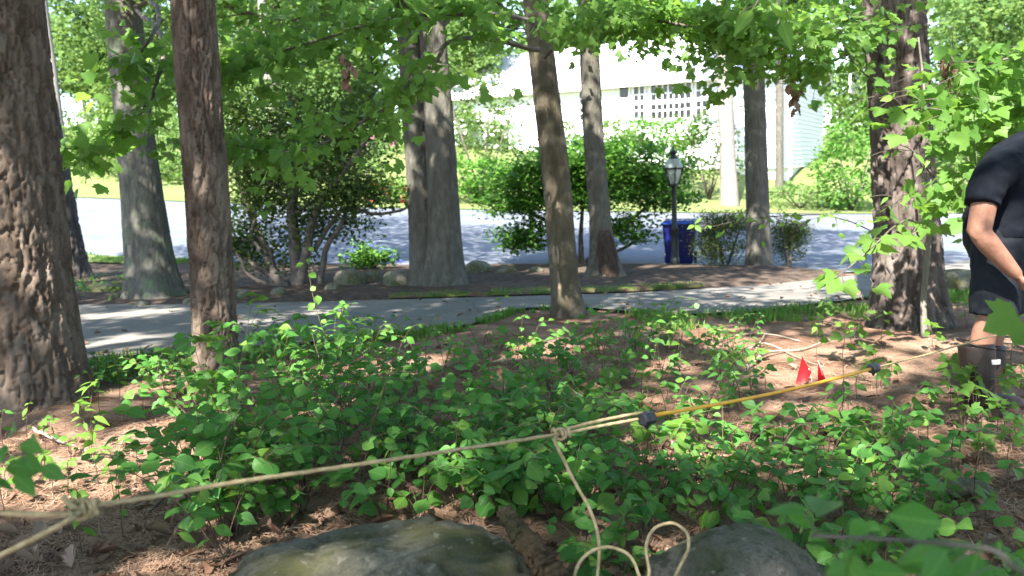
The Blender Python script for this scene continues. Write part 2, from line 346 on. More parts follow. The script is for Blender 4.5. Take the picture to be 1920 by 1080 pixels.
for key, m in (('leaf', 'leaf'), ('leaf_light', 'leaf_light')):
    LEAF['round_'+key] = [newmesh('leaf', *blade([x*s for x in _rw], fo, dr), m) for s, fo, dr in ((1, .1, .12), (.92, .2, .3), (1.08, .04, .05), (.85, .45, -.1), (.95, -.2, .5))]
    LEAF['ovate_'+key] = [newmesh('leaf', *blade([x*s for x in _ow], fo, dr), m) for s, fo, dr in ((1, .15, .2), (.9, .1, .35), (1.1, .35, .05), (.8, -.15, .45))]
    LEAF['lance_'+key] = [newmesh('leaf', *blade([x*s for x in _lw], fo, dr), m) for s, fo, dr in ((1, .15, .2), (1.1, .1, .4))]
LEAF['maple'] = [newmesh('leaf', *lobed(_maple, fo, dr), 'maple') for fo, dr in ((.1, .1), (.2, .3), (.03, .2))]
LEAF['oakdead'] = [newmesh('dead_leaf', *lobed(_oak, fo, dr, .05), 'dead') for fo, dr in ((.5, -.25), (.9, .3), (-.4, .3), (.2, .1))] + \
                  [newmesh('dead_leaf', *blade([x*.8 for x in _rw], fo, dr, .05), 'dead') for fo, dr in ((.5, -.3), (-.3, .4))]
def lmat(pos, head, up, size):
    y = Vector(head).normalized(); z = Vector(up); z = (z - z.dot(y)*y)
    if z.length < 1e-4: z = Vector((0, 1, .1))
    z.normalize(); x = y.cross(z)
    m = Matrix((x, y, z)).transposed().to_4x4(); m = Matrix.Translation(Vector(pos)) @ m @ Matrix.Diagonal((size, size, size, 1)); return m
def put_leaf(mesh, parent, pos, head, up, size, name='leaf'):
    o = bpy.data.objects.new(name, mesh); C.objects.link(o); o.parent = parent; o.matrix_basis = lmat(pos, head, up, size); return o
# joined foliage: folded diamond leaves
def leafcloud(pos, size, upb=.8, seed=0, wid=.36, head=None):
    g = np.random.default_rng(seed); n = len(pos); size = np.full(n, size)*g.uniform(.65, 1.25, n)
    h = unit(g.normal(size=(n, 3))*[1, 1, .45] + (0 if head is None else head))
    up = unit(g.normal(size=(n, 3))*(1-upb) + [0, 0, upb]); up = unit(up - (up*h).sum(1)[:, None]*h); x = np.cross(h, up)
    s = size[:, None]; a = pos; c = pos+h*s
    l = pos+h*s*.45 - x*s*wid + up*s*.10; r_ = pos+h*s*.45 + x*s*wid + up*s*.10
    v = np.stack([a, l, c, r_], 1).reshape(-1, 3); b = np.arange(n)[:, None]*4
    f = np.concatenate([b+[0, 2, 1], b+[0, 3, 2]], 0)
    return v, f, np.repeat(g.random(n), 4)
def clumps(center, rad, n_cl, per, cl_r, seed, shell=.5, flat=.6):
    g = np.random.default_rng(seed); c = unit(g.normal(size=(n_cl, 3)))*(g.uniform(shell**3, 1, (n_cl, 1))**(1/3))
    c *= 1+.25*np.sin(3*np.arctan2(c[:, 1], c[:, 0])+seed)[:, None]*.6
    c = c*rad + center
    p = np.repeat(c, per, 0) + g.normal(size=(n_cl*per, 3))*[cl_r, cl_r, cl_r*flat]
    return p

# ------------------------------------------------------------------ the setting
_dn = np.array([[-30, 4.2], [-9, 4.9], [-4.64, 5.37], [-3.25, 5.93], [-1.61, 6.51], [-1.21, 6.76], [-0.41, 7.29], [0.08, 8.67], [0.83, 8.48], [1.5, 7.65], [2.29, 7.7], [4.08, 8.87], [5.2, 9.63], [7.6, 11.38], [14, 15.5], [24, 20]])
_df = np.array([[-30, 11.5], [-8.78, 10.5], [-5.8, 10.6], [-3.49, 10.11], [-.62, 10.11], [1.51, 10.18], [3.21, 10.81], [4.83, 11.95], [6.89, 13.83], [10.89, 17.24], [16, 20.5], [24, 24]])
_rn = np.array([[-60, 24], [-30, 22.5], [-16.2, 21], [-11.1, 20.1], [-6.4, 18.8], [-2.36, 17.7], [.48, 17.3], [2.5, 16.75], [4.2, 15.6], [5.3, 13.2], [6.2, 13.4], [8, 14.9], [14, 19], [24, 22.5], [60, 26]])
_rf = np.array([[-60, 40], [-26.5, 34.8], [-17.5, 32], [-9.4, 31], [-4, 30.65], [7, 31], [12.6, 31.4], [21, 32.6], [60, 38]])
def E(a): return lambda x: np.interp(x, a[:, 0], a[:, 1])
dn, df, rn, rf = E(_dn), E(_df), E(_rn), E(_rf)
def grid_faces(ny, nx):
    i = np.arange(ny-1)[:, None]*nx + np.arange(nx-1)[None]
    return np.stack([i, i+1, i+1+nx, i+nx], -1).reshape(-1, 4)
def sheet(name, m, xs, y0, y1, ny, zoff, mound=0, rough=0, rs=1.):
    xs = np.asarray(xs); t = np.linspace(0, 1, ny)[:, None]; X = np.repeat(xs[None], ny, 0)
    Y = y0(xs)*(1-t)+y1(xs)*t; T = np.repeat(t, len(xs), 1)
    Z = hgt(X, Y)+zoff+mound*np.sqrt(np.clip(np.sin(np.pi*T), 0, 1))
    if rough: Z = Z + rough*fbm(np.stack([X, Y, X*0], -1)*rs)*np.sin(np.pi*T)
    o = link(name, newmesh(name, np.stack([X, Y, Z], -1).reshape(-1, 3), grid_faces(ny, len(xs)), m)); o['kind'] = 'structure'; return o
def axis(a, b, s0, lo, hi, g=1.16):
    mid = list(np.arange(a, b, s0)); l = []; s = s0; x = a
    while x > lo: s = min(s*g, 12); x -= s; l.append(x)
    r_ = []; s = s0; x = mid[-1]
    while x < hi: s = min(s*g, 12); x += s; r_.append(x)
    return np.array(l[::-1]+mid+r_)
gx = axis(-4.5, 4.5, .07, -150, 150, 1.12); gy = axis(.6, 8.5, .07, -40, 260, 1.12)
X, Y = np.meshgrid(gx, gy)
def floor_bump(X, Y):
    wood = np.clip((dn(X)-.15-Y)/.6, 0, 1)
    n = fbm(np.stack([X*.9, Y*.9, X*0+3], -1), 3)*.16 + fbm(np.stack([X*6, Y*6, X*0+9], -1), 3)*.05
    return wood*(n+.0)
Z = hgt(X, Y) + floor_bump(X, Y) - np.where(Y > 9, .01, 0)
def GZ(x, y): return float(hgt(x, y)+floor_bump(np.float64(x), np.float64(y)))
ground = link('ground', newmesh('ground', np.stack([X, Y, Z], -1).reshape(-1, 3), grid_faces(len(gy), len(gx)), 'floor')); ground['kind'] = 'structure'
xs_all = np.unique(np.concatenate([np.arange(-60, 60, 1.), np.arange(-14, 16, .25)]))
road = sheet('road', 'asphalt', xs_all, rn, rf, 60, .018)
driveway = sheet('driveway', 'drive', np.arange(-30, 24, .2), dn, df, 30, .027)
lawn = sheet('lawn', 'lawn', np.arange(-110, 110, 1.), lambda x: rf(np.clip(x, -60, 60))-.1, lambda x: x*0+120, 110, .05)
bed = sheet('mulch_bed', 'mulch', np.arange(-16, 5.25, .1), lambda x: df(x)+.03, lambda x: rn(x)-.05-.9*(x < -8)*1., 40, .02, .09, .12, 1.6)
verge = sheet('grass_verge', 'lawn', np.arange(-40, -7.5, .25), lambda x: rn(x)-1.0, lambda x: rn(x)-.04, 6, .06, .03)
moss = sheet('moss_strip', 'moss', np.arange(-1.6, 2.6, .06), lambda x: df(x)+.02, lambda x: df(x)+.55+.35*np.sin(x*2.3)+.25*np.sin(x*5.1), 14, .045, .05, .06, 4)

# ------------------------------------------------------------------ trees
SUNWIN = []          # gaps cut in the crowns to let sun onto chosen spots: (point, radius)
for (px, py, d, rad) in ((250, 850, 0, .42), (400, 880, 0, .30), (60, 890, 0, .22), (200, 800, 3.0, .22), (90, 830, 0, .2), (690, 990, 1.9, .12), (790, 990, 1.9, .10), (1330, 1020, 2.0, .08), (10, 345, 4.35, .26), (45, 410, 4.35, .30), (30, 460, 4.35, .2), (110, 455, 4.5, .07),
                         (1470, 690, 0, .32), (1420, 650, 0, .30), (1600, 655, 0, .28), (1700, 690, 0, .22), (1000, 655, 0, .34), (430, 640, 3.9, .16), (1200, 735, 3.2, .13), (1290, 760, 0, .15), (1350, 640, 0, .2),
                         (210, 540, 9, .5), (240, 640, 0, .3), (480, 610, 0, .35), (600, 590, 0, .3), (1350, 580, 0, .3), (1500, 560, 0, .35), (450, 985, 0, .12), (250, 1000, 0, .15),
                         (815, 200, 11.8, .25), (660, 160, 11, .4), (1010, 380, 7.2, .12), (1040, 470, 7.2, .1), (1680, 300, 7, .2), (1690, 480, 7, .15), (1800, 300, 5, .6), (1850, 200, 5, .5), (262, 165, 11.1, .3),
                         (280, 150, 4, .3), (450, 120, 4, .3), (1200, 100, 5, .4), (990, 340, 13, 1.0), (1220, 310, 13.5, .9), (300, 830, 0, .42), (150, 905, 0, .3), (1500, 655, 0, .45), (1560, 705, 0, .25), (1050, 655, 0, .3), (1250, 690, 0, .25), (500, 900, 2.6, .14), (800, 830, 2.9, .12), (1000, 780, 2.9, .14), (1400, 860, 0, .16), (1100, 870, 2.6, .10), (640, 690, 4.5, .3), (860, 700, 4.3, .16), (700, 480, 17, .5)):
    SUNWIN.append((G(px, py) if d == 0 else P(px, py, d), rad))
def thin(p, keep_frame=False):
    ok = np.ones(len(p), bool); g = np.random.default_rng(len(p))
    for q, rad in SUNWIN:
        v = p-q; s = v @ SUN; dd = np.linalg.norm(v - s[:, None]*SUN, axis=1)
        ok &= ~((dd < rad*(1+.35*g.normal(size=len(p))*.5)) & (s > 1.0))
    if not keep_frame:
        x, y, z = proj(p); ok &= ~((z > .3) & (z < 30) & (x > -60) & (x < 1980) & (y > -40))
    return p[ok]
def soft(path, n):
    q = np.asarray(path, float); l = np.concatenate([[0], np.cumsum(np.linalg.norm(np.diff(q, axis=0), axis=1))]); s = np.linspace(0, l[-1], n*3)
    o = np.stack([np.interp(s, l, q[:, k]) for k in range(3)], 1)
    for _ in range(12): o[1:-1] = (o[:-2]+2*o[1:-1]+o[2:])/4
    return o
def tree_trunk(name, root, path, rad, barktype, m, flare=.45, fine=2.6, na=64, dz=.03, seed=0, parent=None, zwarp=1., lob=None):
    """path: list of world points (bottom to top), rad: radii; displaced bark as real relief"""
    p = soft(path, 60); L = np.concatenate([[0], np.cumsum(np.linalg.norm(np.diff(p, axis=0), axis=1))])
    rr = np.interp(L, np.linspace(0, L[-1], len(rad)), rad)
    s = np.concatenate([np.arange(-.12, min(fine, L[-1]), dz), np.linspace(min(fine, L[-1]), L[-1], 26)[1:]])
    cx = np.stack([np.interp(s, L, p[:, k]) for k in range(3)], 1)
    cx[s < 0] = p[0] + (s[s < 0])[:, None]*unit(p[1]-p[0])
    th = np.arange(na)*2*np.pi/na; S, T = np.meshgrid(s, th, indexing='ij')
    r0 = np.interp(S, L, rr); ex = np.exp(-np.clip(S, 0, 9)/(.9*rr[0]+.08))
    g = np.random.default_rng(seed); ph = g.random(4)*6.28
    lobes = np.sin(3*T+ph[0])*.5+np.sin(5*T+ph[1])*.35+np.sin(2*T+ph[2])*.3
    r = r0*(1+flare*ex*(1+.45*lobes)) + r0*.05*np.sin(2*T+ph[3]+S*.8) + r0*.10*fbm(np.stack([np.cos(T)*1.5+seed, np.sin(T)*1.5, S*1.2], -1), 3)
    circ = 2*np.pi*rr[0]
    wx = fbm(np.stack([np.cos(T)*rr[0]*16+seed*3, np.sin(T)*rr[0]*16, S*9], -1), 3)
    vb = fbm(np.stack([np.cos(T)*3+seed, np.sin(T)*3, S*.3], -1), 3)*4
    def W(cw, ch, sd, warp):
        nu = max(5, int(circ/cw)); return worley(T/(2*np.pi)*nu + wx*warp, S/ch + wx*warp*.8 + 40 + vb*1.2, nu, sd)
    if barktype == 'plates':
        f1, f2, cid = W(.046, .155, seed, 1.25); e = np.clip((f2-f1)/.16, 0, 1); e = e*e*(3-2*e)
        h1, h2, c2 = W(.018, .04, seed+5, 1.5); e2 = np.clip((h2-h1)/.2, 0, 1)
        n1 = fbm(np.stack([np.cos(T)*rr[0]*19+seed*5+wx*.6, np.sin(T)*rr[0]*19, S*3.4], -1), 2); e3 = np.clip(np.abs(n1)/.045, 0, 1)
        n2 = fbm(np.stack([np.cos(T)*rr[0]*34+seed*9, np.sin(T)*rr[0]*34+wx, S*9], -1), 2); e4 = np.clip(np.abs(n2)/.035, 0, 1); e = np.minimum(e*.6+.4, 1)*e3
        disp = -.030*(1-e) - .007*(1-e4) + .003*e2*e + .006*cid*e3; rnd = cid
    elif barktype == 'ridges':
        f1, f2, cid = W(.055, .42, seed, 1.7); e = np.clip((f2-f1)/.38, 0, 1)
        h1, h2, c2 = W(.025, .12, seed+5, 1.5); e2 = np.clip((h2-h1)/.4, 0, 1)
        disp = -.042*(1-e) + .008*e2 + .010*cid; rnd = cid
    else:
        f1, f2, cid = W(.03, .22, seed, 1.4); e = np.clip((f2-f1)/.4, 0, 1)
        disp = -.012*(1-e) + .004*cid; rnd = .5+wx
    fade = np.clip((fine+.4-S)/.5, 0, 1)
    r = r + disp*fade*min(1, rr[0]/.16)
    tx = np.array([1., 0, 0]); ty = np.array([0, 1., 0])
    V = cx[:, None, :] + (r*np.cos(T))[..., None]*tx + (r*np.sin(T))[..., None]*ty
    ns = len(s); i = np.arange(ns-1)[:, None]*na; j = np.arange(na)[None]; j2 = (j+1) % na
    Fc = np.stack([i+j, i+j2, i+na+j2, i+na+j], -1).reshape(-1, 4)
    o = link(name, newmesh(name, V.reshape(-1, 3)-np.array(root.location), Fc, m, True, rnd.ravel()), parent or root)
    return o, p, rr
def crown_for(root, top, rad, seed, n_cl=170, per=26, leaf=.20, m='canopy', cl=.42, limbs=6, bark='twig'):
    """limbs and a leafy crown round the upper trunk"""
    g = np.random.default_rng(seed); off = np.array(root.location); mb = MB()
    for k in range(limbs):
        a = k*2.4+g.random(); st = top - [0, 0, rad[2]*g.uniform(.5, 1.0)]; d = np.array([math.cos(a), math.sin(a), .35+.4*g.random()])
        e = st + d*rad*[.8, .8, .9]; ck_ = st+(e-st)*np.linspace(0, 1, 30)[:, None]
        if any((np.linalg.norm((ck_-q_)-((ck_-q_) @ SUN)[:, None]*SUN, axis=1) < r__+.05).any() for q_, r__ in SUNWIN): continue
        mb.tube(spline([st, (st+e)/2+[0, 0, .25], e], 8), np.linspace(.09, .02, 8), 6, off)
    if mb.n: mb.obj('limb', bark, root)
    p = thin(clumps(top, np.array(rad), n_cl, per, cl, seed, .3)); v, f, r_ = leafcloud(p, leaf, .55, seed)
    c = link('crown', newmesh('crown', v-off, f, m, False, r_), root); c['kind'] = 'stuff'; return c
def tree_px(name, label, base, tops, widths, bark, m, cat='tree', depth=None, height=11, flare=.45, crown=None, seed=1, fine=None, group=None, na=64, dz=.03, extra=None):
    """base pixel on the ground, tops = [(px,py) of the axis], widths = half widths in px from base upward"""
    b = G(*base); b[2] = GZ(b[0], b[1]); d = proj(b)[2]
    pts = [b] + [P(x, y, d) for x, y in tops]; dirv = unit(pts[-1]-pts[-2]); dirv = unit(dirv+[0, 0, .6])
    zt = pts[-1][2]; pts.append(pts[-1] + dirv*max(1, (height-zt))); rad = [q/F*d for q in widths]
    root = empty(name, b, label, cat, group)
    fin = fine or (zt-b[2]+.5)
    # radii are given per control point: resample on arc length
    L = np.concatenate([[0], np.cumsum([np.linalg.norm(pts[k+1]-pts[k]) for k in range(len(pts)-1)])])
    rl = np.interp(np.linspace(0, L[-1], 24), L, rad+[rad[-1]*.55])
    tr, p, rr = tree_trunk('trunk', root, pts, rl, bark, m, flare, fin, na, dz, seed)
    if crown: crown_for(root, p[-1]+[0, 0, -.5], np.array(crown), seed+50)
    return root, d, pts
TREES = {}
TREES['pine'] = tree_px('pine_tree', 'massive brown pine trunk with plated bark and a sunlit patch beside the driveway', (40, 752), [(18, 520), (-25, 10)], [112, 104, 93], 'plates', 'pine_bark', height=10.5, flare=.16, crown=(3.6, 3.6, 2.8), seed=3, na=190, dz=.011)
TREES['pine2'] = tree_px('pine_tree', 'slim straight reddish brown pine trunk with small bark plates before the driveway', (408, 705), [(392, 420), (362, 10)], [40, 38, 37], 'plates', 'pine_bark', height=8.8, flare=.14, crown=(3.0, 3.0, 2.2), seed=8, na=120, dz=.009)
TREES['dark'] = tree_px('pine_tree', 'dark leaning trunk in shade behind the massive pine', (122, 535), [(95, 330), (40, 10)], [38, 34, 30], 'ridges', 'dark_bark', height=12, crown=(3, 3, 2.5), seed=12, flare=.3)
TREES['oak'] = tree_px('oak_tree', 'grey oak with greenish lichen and a flared root base beside the mulch', (290, 564), [(270, 400), (247, 200), (230, 0)], [42, 40, 34, 31], 'fine', 'oak_bark', height=12, crown=(3.6, 3.6, 2.6), seed=17, flare=.55, na=110, dz=.02)
TREES['twin'] = tree_px('oak_tree', 'double stemmed grey oak standing on the mossy driveway edge', (836, 546), [(833, 400), (822, 200), (806, 0)], [33, 28, 27, 25], 'fine', 'oak_bark2', height=12, crown=(3.4, 3.4, 2.5), seed=23, flare=.55, na=100, dz=.02)
r_, d_, p_ = TREES['twin']
b2 = P(806, 538, d_+.25); pts2 = [b2, P(796, 420, d_+.3), P(782, 250, d_+.35), P(764, 0, d_+.4)]; pts2.append(pts2[-1]+[-.3, .1, 5])
tree_trunk('trunk', r_, pts2, [x/F*d_ for x in (33, 28, 27, 26, 25, 24, 20, 16)], 'fine', 'oak_bark2', .35, 4.9, 90, .025, 29)
TREES['peel'] = tree_px('maple_tree', 'leaning maple trunk with peeled pale patches on the near driveway edge', (1068, 588), [(1058, 520), (1045, 350), (1026, 190), (1004, 0)], [27, 26, 27, 27, 24], 'fine', 'peel_bark', height=8, crown=(3.0, 3.0, 1.8), seed=31, flare=.3, na=90, dz=.02)
TREES['rot'] = tree_px('maple_tree', 'grey tree with a rotten brown hollow at its flared base', (1138, 530), [(1126, 420), (1112, 250), (1101, 0)], [27, 21, 19, 17], 'fine', 'oak_bark2', height=11, crown=(3, 3, 2.3), seed=37, flare=.75, na=90, dz=.025)
TREES['slim'] = tree_px('oak_tree', 'straight grey trunk rising from the mulch bed beside the lamp', (1424, 510), [(1421, 400), (1415, 200), (1409, 0)], [24, 22, 19, 18], 'fine', 'oak_bark2', height=11, crown=(3, 3, 2.4), seed=41, flare=.25, na=90, dz=.025)
TREES['rough'] = tree_px('larch_tree', 'thick rough trunk with deep vertical bark furrows near the person', (1708, 604), [(1700, 450), (1690, 250), (1675, 0)], [58, 53, 49, 52], 'ridges', 'hemlock_bark', height=12, crown=(3, 3, 2.4), seed=47, flare=.28, na=150, dz=.014)
# peeled bark plate and rotten hollow as parts
def patch(root, trunk_pts, rad, s0, s1, a0, a1, m, name, proud, seed, shape=1.0, off_r=.01):
    """a curved slab hugging a trunk between heights s0..s1 and angles a0..a1"""
    L = np.concatenate([[0], np.cumsum([np.linalg.norm(trunk_pts[k+1]-trunk_pts[k]) for k in range(len(trunk_pts)-1)])]); tp = np.array(trunk_pts)
    ns, na = 46, 22; s = np.linspace(s0, s1, ns); t = np.linspace(-1, 1, na); S, T = np.meshgrid(s, t, indexing='ij')
    cx = np.stack([np.interp(S, L, tp[:, k]) for k in range(3)], -1)
    u = (S-s0)/(s1-s0); half = (a1-a0)/2*(1-shape*np.abs(2*u-1)**3)*(1+.3*fbm(np.stack([S*8+seed, S*0, S*0], -1), 2)); A = (a0+a1)/2 + half*T
    edge = (1-np.abs(T)**4)*(1-np.abs(2*u-1)**6)
    ridg = fbm(np.stack([A*11+seed, S*2.0, S*0+seed], -1), 4)
    r = np.interp(S, np.linspace(0, 3, len(rad)), rad)*1. + off_r + proud*edge + ridg*.09*edge - .03*(1-edge)
    V = cx + (r*np.cos(A))[..., None]*[1, 0, 0] + (r*np.sin(A))[..., None]*[0, 1, 0]
    o = link(name, newmesh(name, V.reshape(-1, 3)-np.array(root.location), grid_faces(ns, na), m, True), root); return o
r_, d_, p_ = TREES['rot']; k = d_/F
tag(patch(r_, p_, [36*k, 30*k, 24*k, 21*k, 20*k, 19*k, 18*k, 18*k], .04, .85, -2.1, -.75, 'rotten', 'rotten_wood', .035, 5, .35, .02), 'brown rotten wood filling the hollow at the trunk base')
r_, d_, p_ = TREES['peel']; k = d_/F
for j, (s0, s1, a0, a1) in enumerate(((.52, .75, -2.6, -1.8), (.95, 1.3, -2.9, -2.1), (1.95, 2.35, -1.9, -1.1), (.25, .5, -2.4, -1.9))):
    patch(r_, p_, [27*k]*4, s0, s1, a0, a1, 'peeled', 'peeled_patch', .003, 11+j, .55, -.006)
# unseen trees added outside the view to shade the clearing and block sky
OFF = [((-9.5, -2.2), 9.6, 3.0), ((-6.2, 1.2), 9.2, 2.9), ((-3.2, -2.8), 9.4, 3.0), ((-9.2, 4.4), 9.8, 3.0), ((-.9, -2.2), 8.8, 2.7), ((-6.2, -5.2), 10.2, 3.0), ((-12.5, 1.2), 10, 3), ((2.6, -3.6), 9.2, 2.8), ((-12, 8), 10, 3), ((5.5, -3), 7.5, 2.8), ((7.5, 1.5), 7.5, 2.8), ((8.2, 6.2), 8.5, 2.6), ((.5, -6.5), 8, 3.2), ((-3.5, -7.5), 8, 3.2), ((4.5, -7.5), 7, 3.2), ((-14, 13), 10, 3.2), ((-7.6, 8.4), 7.8, 3.3), ((-11, 16), 9, 3.2), ((-2.2, 1.6), 7.6, 2.7), ((3.5, 1.7), 8, 2.8)]
for k, ((x, y), h, rr) in enumerate(OFF):
    x, y = (x+2.7, y-3.0) if k in (0, 1, 2, 3, 4, 5, 6, 7, 8, 15, 16, 17) else (x, y)
    b = np.array([x, y, GZ(x, y)]); root = empty('oak_tree', b, 'unseen oak added outside the view so its crown shades the clearing', 'tree', 'unseen oaks added to shade the clearing')
    tree_trunk('trunk', root, [b, b+[.1, 0, 3], b+[0, .15, h]], np.linspace(.22, .09, 8), 'fine', 'oak_bark2', .4, 1.5, 40, .12, 60+k)
    crown_for(root, b+[0, 0, h], np.array([rr, rr, 2.2]), 70+k, 150, 26, .21, cl=.42)

# ------------------------------------------------------------------ far trees
def far_mesh(seed, kind):
    g = np.random.default_rng(seed)
    if kind == 'conifer':
        n = 260; z = g.uniform(.1, 1, n); a = g.random(n)*6.28; rr = (1-z)**.8*g.uniform(.4, 1, n)
        c = np.stack([np.cos(a)*rr*3, np.sin(a)*rr*3, z*11+1], 1); p = np.repeat(c, 34, 0)+g.normal(size=(n*34, 3))*[.45, .45, .22]
    else:
        c = []
        for k in range(9): c.append(clumps(np.array([g.uniform(-2.4, 2.4), g.uniform(-2.4, 2.4), g.uniform(3.5, 10.5)]), np.array([2.2, 2.2, 1.7])*g.uniform(.7, 1.1), 40, 26, .34, seed*10+k, .6))
        p = np.concatenate(c)
    v, f, r_ = leafcloud(p, .27, .45, seed, .4); return newmesh('crown', v, f, 'far_leaf', False, r_)
FAR = [far_mesh(301, 'b'), far_mesh(302, 'b'), far_mesh(303, 'b')]; FARC = far_mesh(304, 'conifer')
mb = MB(); mb.tube(spline([(0, 0, -.3), (.1, 0, 3), (-.1, .1, 9)], 10), np.linspace(.26, .08, 10), 9)
for k in range(5):
    a = k*1.3; mb.tube([(0, 0, 3+k), (math.cos(a)*1.2, math.sin(a)*1.2, 4.2+k), (math.cos(a)*2.2, math.sin(a)*2.2, 5+k)], [.08, .05, .02], 5)
FTR = newmesh('trunk', mb.v, mb.f, 'oak_bark2'); FTRP = newmesh('trunk', mb.v, mb.f, 'pale_bark')
def far_tree(x, y, s, kind, label, group, pale=False, rz=0., crown=True, sink=0.):
    r_ = empty('broadleaf_tree' if kind < 3 else 'conifer_tree', (x, y, float(hgt(x, y))), label, 'tree', group, rz); r_.scale = (s, s, s)
    link('trunk', FTRP if pale else FTR, r_)
    if crown: c = link('crown', FAR[kind] if kind < 3 else FARC, r_); c.location.z = -sink; c['kind'] = 'stuff'
    return r_
g = np.random.default_rng(5)
for k, (x, y) in enumerate([(-40, 52), (-33, 47), (-27, 55), (-30, 63), (-21, 50), (-17, 58), (-13, 47), (-9, 54), (-5, 60), (-2, 50), (-23, 66), (-12, 68), (-36, 70), (3, 66), (8, 70), (14, 64), (20, 62), (26, 56), (32, 52), (38, 58), (22, 72), (30, 68), (-45, 60), (-4, 74), (27, 47), (36, 45), (-48, 48), (45, 50)]):
    kd = int(g.integers(0, 3)); con = k in (8, 11, 16, 21)
    far_tree(x, y, g.uniform(1.0, 1.35), 3 if con else kd, ('dense dark green conifer ' if con else ('pale-trunked light green tree ' if k % 3 == 0 else 'grey-trunked light green tree '))+('in the woods beyond the far lawn' if x < -14 else 'in the woods beyond the twisted evergreen' if x < 0 else 'rising behind the white house roof' if x < 21 else 'in the woods past the house corner'), 'trees in the woods across the road', k % 3 == 0, g.random()*6, sink=3.2 if k % 2 else 2.0)
# low scrub masses under the far trees
p = np.concatenate([clumps(np.array([x, y, float(hgt(x, y))+.6]), np.array([2.6, 1.8, 1.3]), 60, 22, .3, 900+i, .5) for i, (x, y) in enumerate([(-38, 46), (-34, 45), (-29, 47), (-24, 45), (-19, 46), (-14, 44), (-9.5, 46), (-6, 44), (-2, 46), (24, 43), (29, 42), (34, 43), (40, 44)])])
v, f, rr_ = leafcloud(p, .22, .5, 77, .4)
tag(link('undergrowth', newmesh('undergrowth', v, f, 'far_leaf', False, rr_)), 'light green scrub growing under the far woods', 'undergrowth', kind='stuff')
# bare pale trunks across the road
def far_trunk(base, top, w0, w1, m, label, seed):
    d = base[2]; b = P(base[0], base[1], d); b[2] = float(hgt(b[0], b[1])); t_ = P(top[0], top[1], d); b[:2] = P(base[0], base[1], d)[:2]
    r_ = empty('oak_tree', b, label, 'tree'); up = t_+unit(t_-b)*3
    tree_trunk('trunk', r_, [b, (b+t_)/2, t_, up], [w0/F*d*.9, w1/F*d, w1/F*d*.9, w1/F*d*.6], 'fine', m, .08, 9, 40, .15, seed)
    crown_for(r_, up+[0, 0, 3.5], np.array([3.2, 3.2, 2.4]), seed+9, 70, 22, .3); return r_
far_trunk((1368, 384, 33), (1355, 60), 19, 15, 'pale_bark', 'pale sunlit trunk in front of the white house', 431)
far_trunk((1462, 330, 36), (1462, 40), 9, 7, 'oak_bark2', 'thin grey trunk beside the corner of the white house', 432)
far_trunk((120, 330, 42), (82, 10), 11, 9, 'pale_bark', 'leaning pale trunk in the woods beyond the far lawn', 433)
far_trunk((515, 300, 40), (492, 20), 12, 9, 'pale_bark', 'pale trunk in the woods beyond the twisted shrub', 434)

# ------------------------------------------------------------------ house
HC = P(1481, 330, 38); HC[2] = 2.0 - .3
house = empty('house', HC, 'white clapboard house with grid windows and grey roof beyond the road', 'house', rz=R(-30))
_hx = np.array([math.cos(R(30)), -math.sin(R(30)), 0]); _hy = np.array([math.sin(R(30)), math.cos(R(30)), 0])
def wallA(px, py):
    d = ray(px, py); t = ((HC-CAM) @ _hy)/(d @ _hy); q = CAM+d*t-HC; return float(q @ _hx), float(q[2])
def wallB(px, py):
    d = ray(px, py); t = ((HC-CAM) @ _hx)/(d @ _hx); q = CAM+d*t-HC; return float(q @ _hy), float(q[2])
EAVE = wallA(1300, 143)[1]; LEN = 19.; WID = 9.
MB().box((-LEN, .12, -1.5), (-.12, WID, EAVE)).obj('wall_core', 'white', house, False)
z = -.6; k = 0
pw = newmesh('plank', *(lambda m_: (m_.v, m_.f))(MB().box((-LEN, -.02, 0), (0, .12, .205)).add([(-LEN, -.05, 0), (0, -.05, 0), (0, -.021, .2), (-LEN, -.021, .2)], [(0, 1, 2, 3)])), 'white', False)
pb = newmesh('plank', *(lambda m_: (m_.v, m_.f))(MB().add([(.052, 0, 0), (.052, WID, 0), (.012, WID, .205), (.012, 0, .205), (-.12, 0, 0), (-.12, WID, 0), (-.12, WID, .205), (-.12, 0, .205)],
     [(0, 1, 2, 3), (0, 4, 5, 1), (3, 2, 6, 7), (1, 5, 6, 2), (0, 3, 7, 4)])), 'white', False)
while z < EAVE-.21:
    link('plank', pw, house, (0, 0, z)); link('plank', pb, house, (0, .001, z)); z += .212
pitch = .55; RZ = EAVE+WID/2*pitch
gb = MB(); gb.add([(-.03, 0, EAVE-.2), (-.03, WID, EAVE-.2), (-.03, WID/2, RZ-.1), (-LEN, 0, EAVE-.2), (-LEN, WID, EAVE-.2), (-LEN, WID/2, RZ-.1)], [(0, 1, 2), (3, 5, 4), (0, 2, 5, 3), (1, 4, 5, 2), (0, 3, 4, 1)])
gb.obj('gable', 'white', house, False)
rm = MB()
for sgn in (0, 1):
    yo = -.45 if sgn == 0 else WID+.45; zo = EAVE-.45*pitch+.1
    rm.add([(-LEN-.4, yo, zo), (.4, yo, zo), (.4, WID/2, RZ+.1), (-LEN-.4, WID/2, RZ+.1), (-LEN-.4, yo, zo+.14), (.4, yo, zo+.14), (.4, WID/2, RZ+.24), (-LEN-.4, WID/2, RZ+.24)],
           [(0, 1, 2, 3), (4, 7, 6, 5), (0, 4, 5, 1), (1, 5, 6, 2), (3, 2, 6, 7), (0, 3, 7, 4)])
roof = rm.obj('roof', 'roof', house, False)
MB().box((-LEN-.4, -.50, EAVE-.30), (.4, -.455, EAVE-.04)).obj('fascia_board', 'white', house, False)
MB().box((-LEN, -.45, EAVE-.22), (0, -.03, EAVE-.18)).obj('soffit', 'white', house, False)
MB().box((-.02, -.09, -1), (.09, .06, EAVE-.2)).obj('corner_board', 'white', house, False)
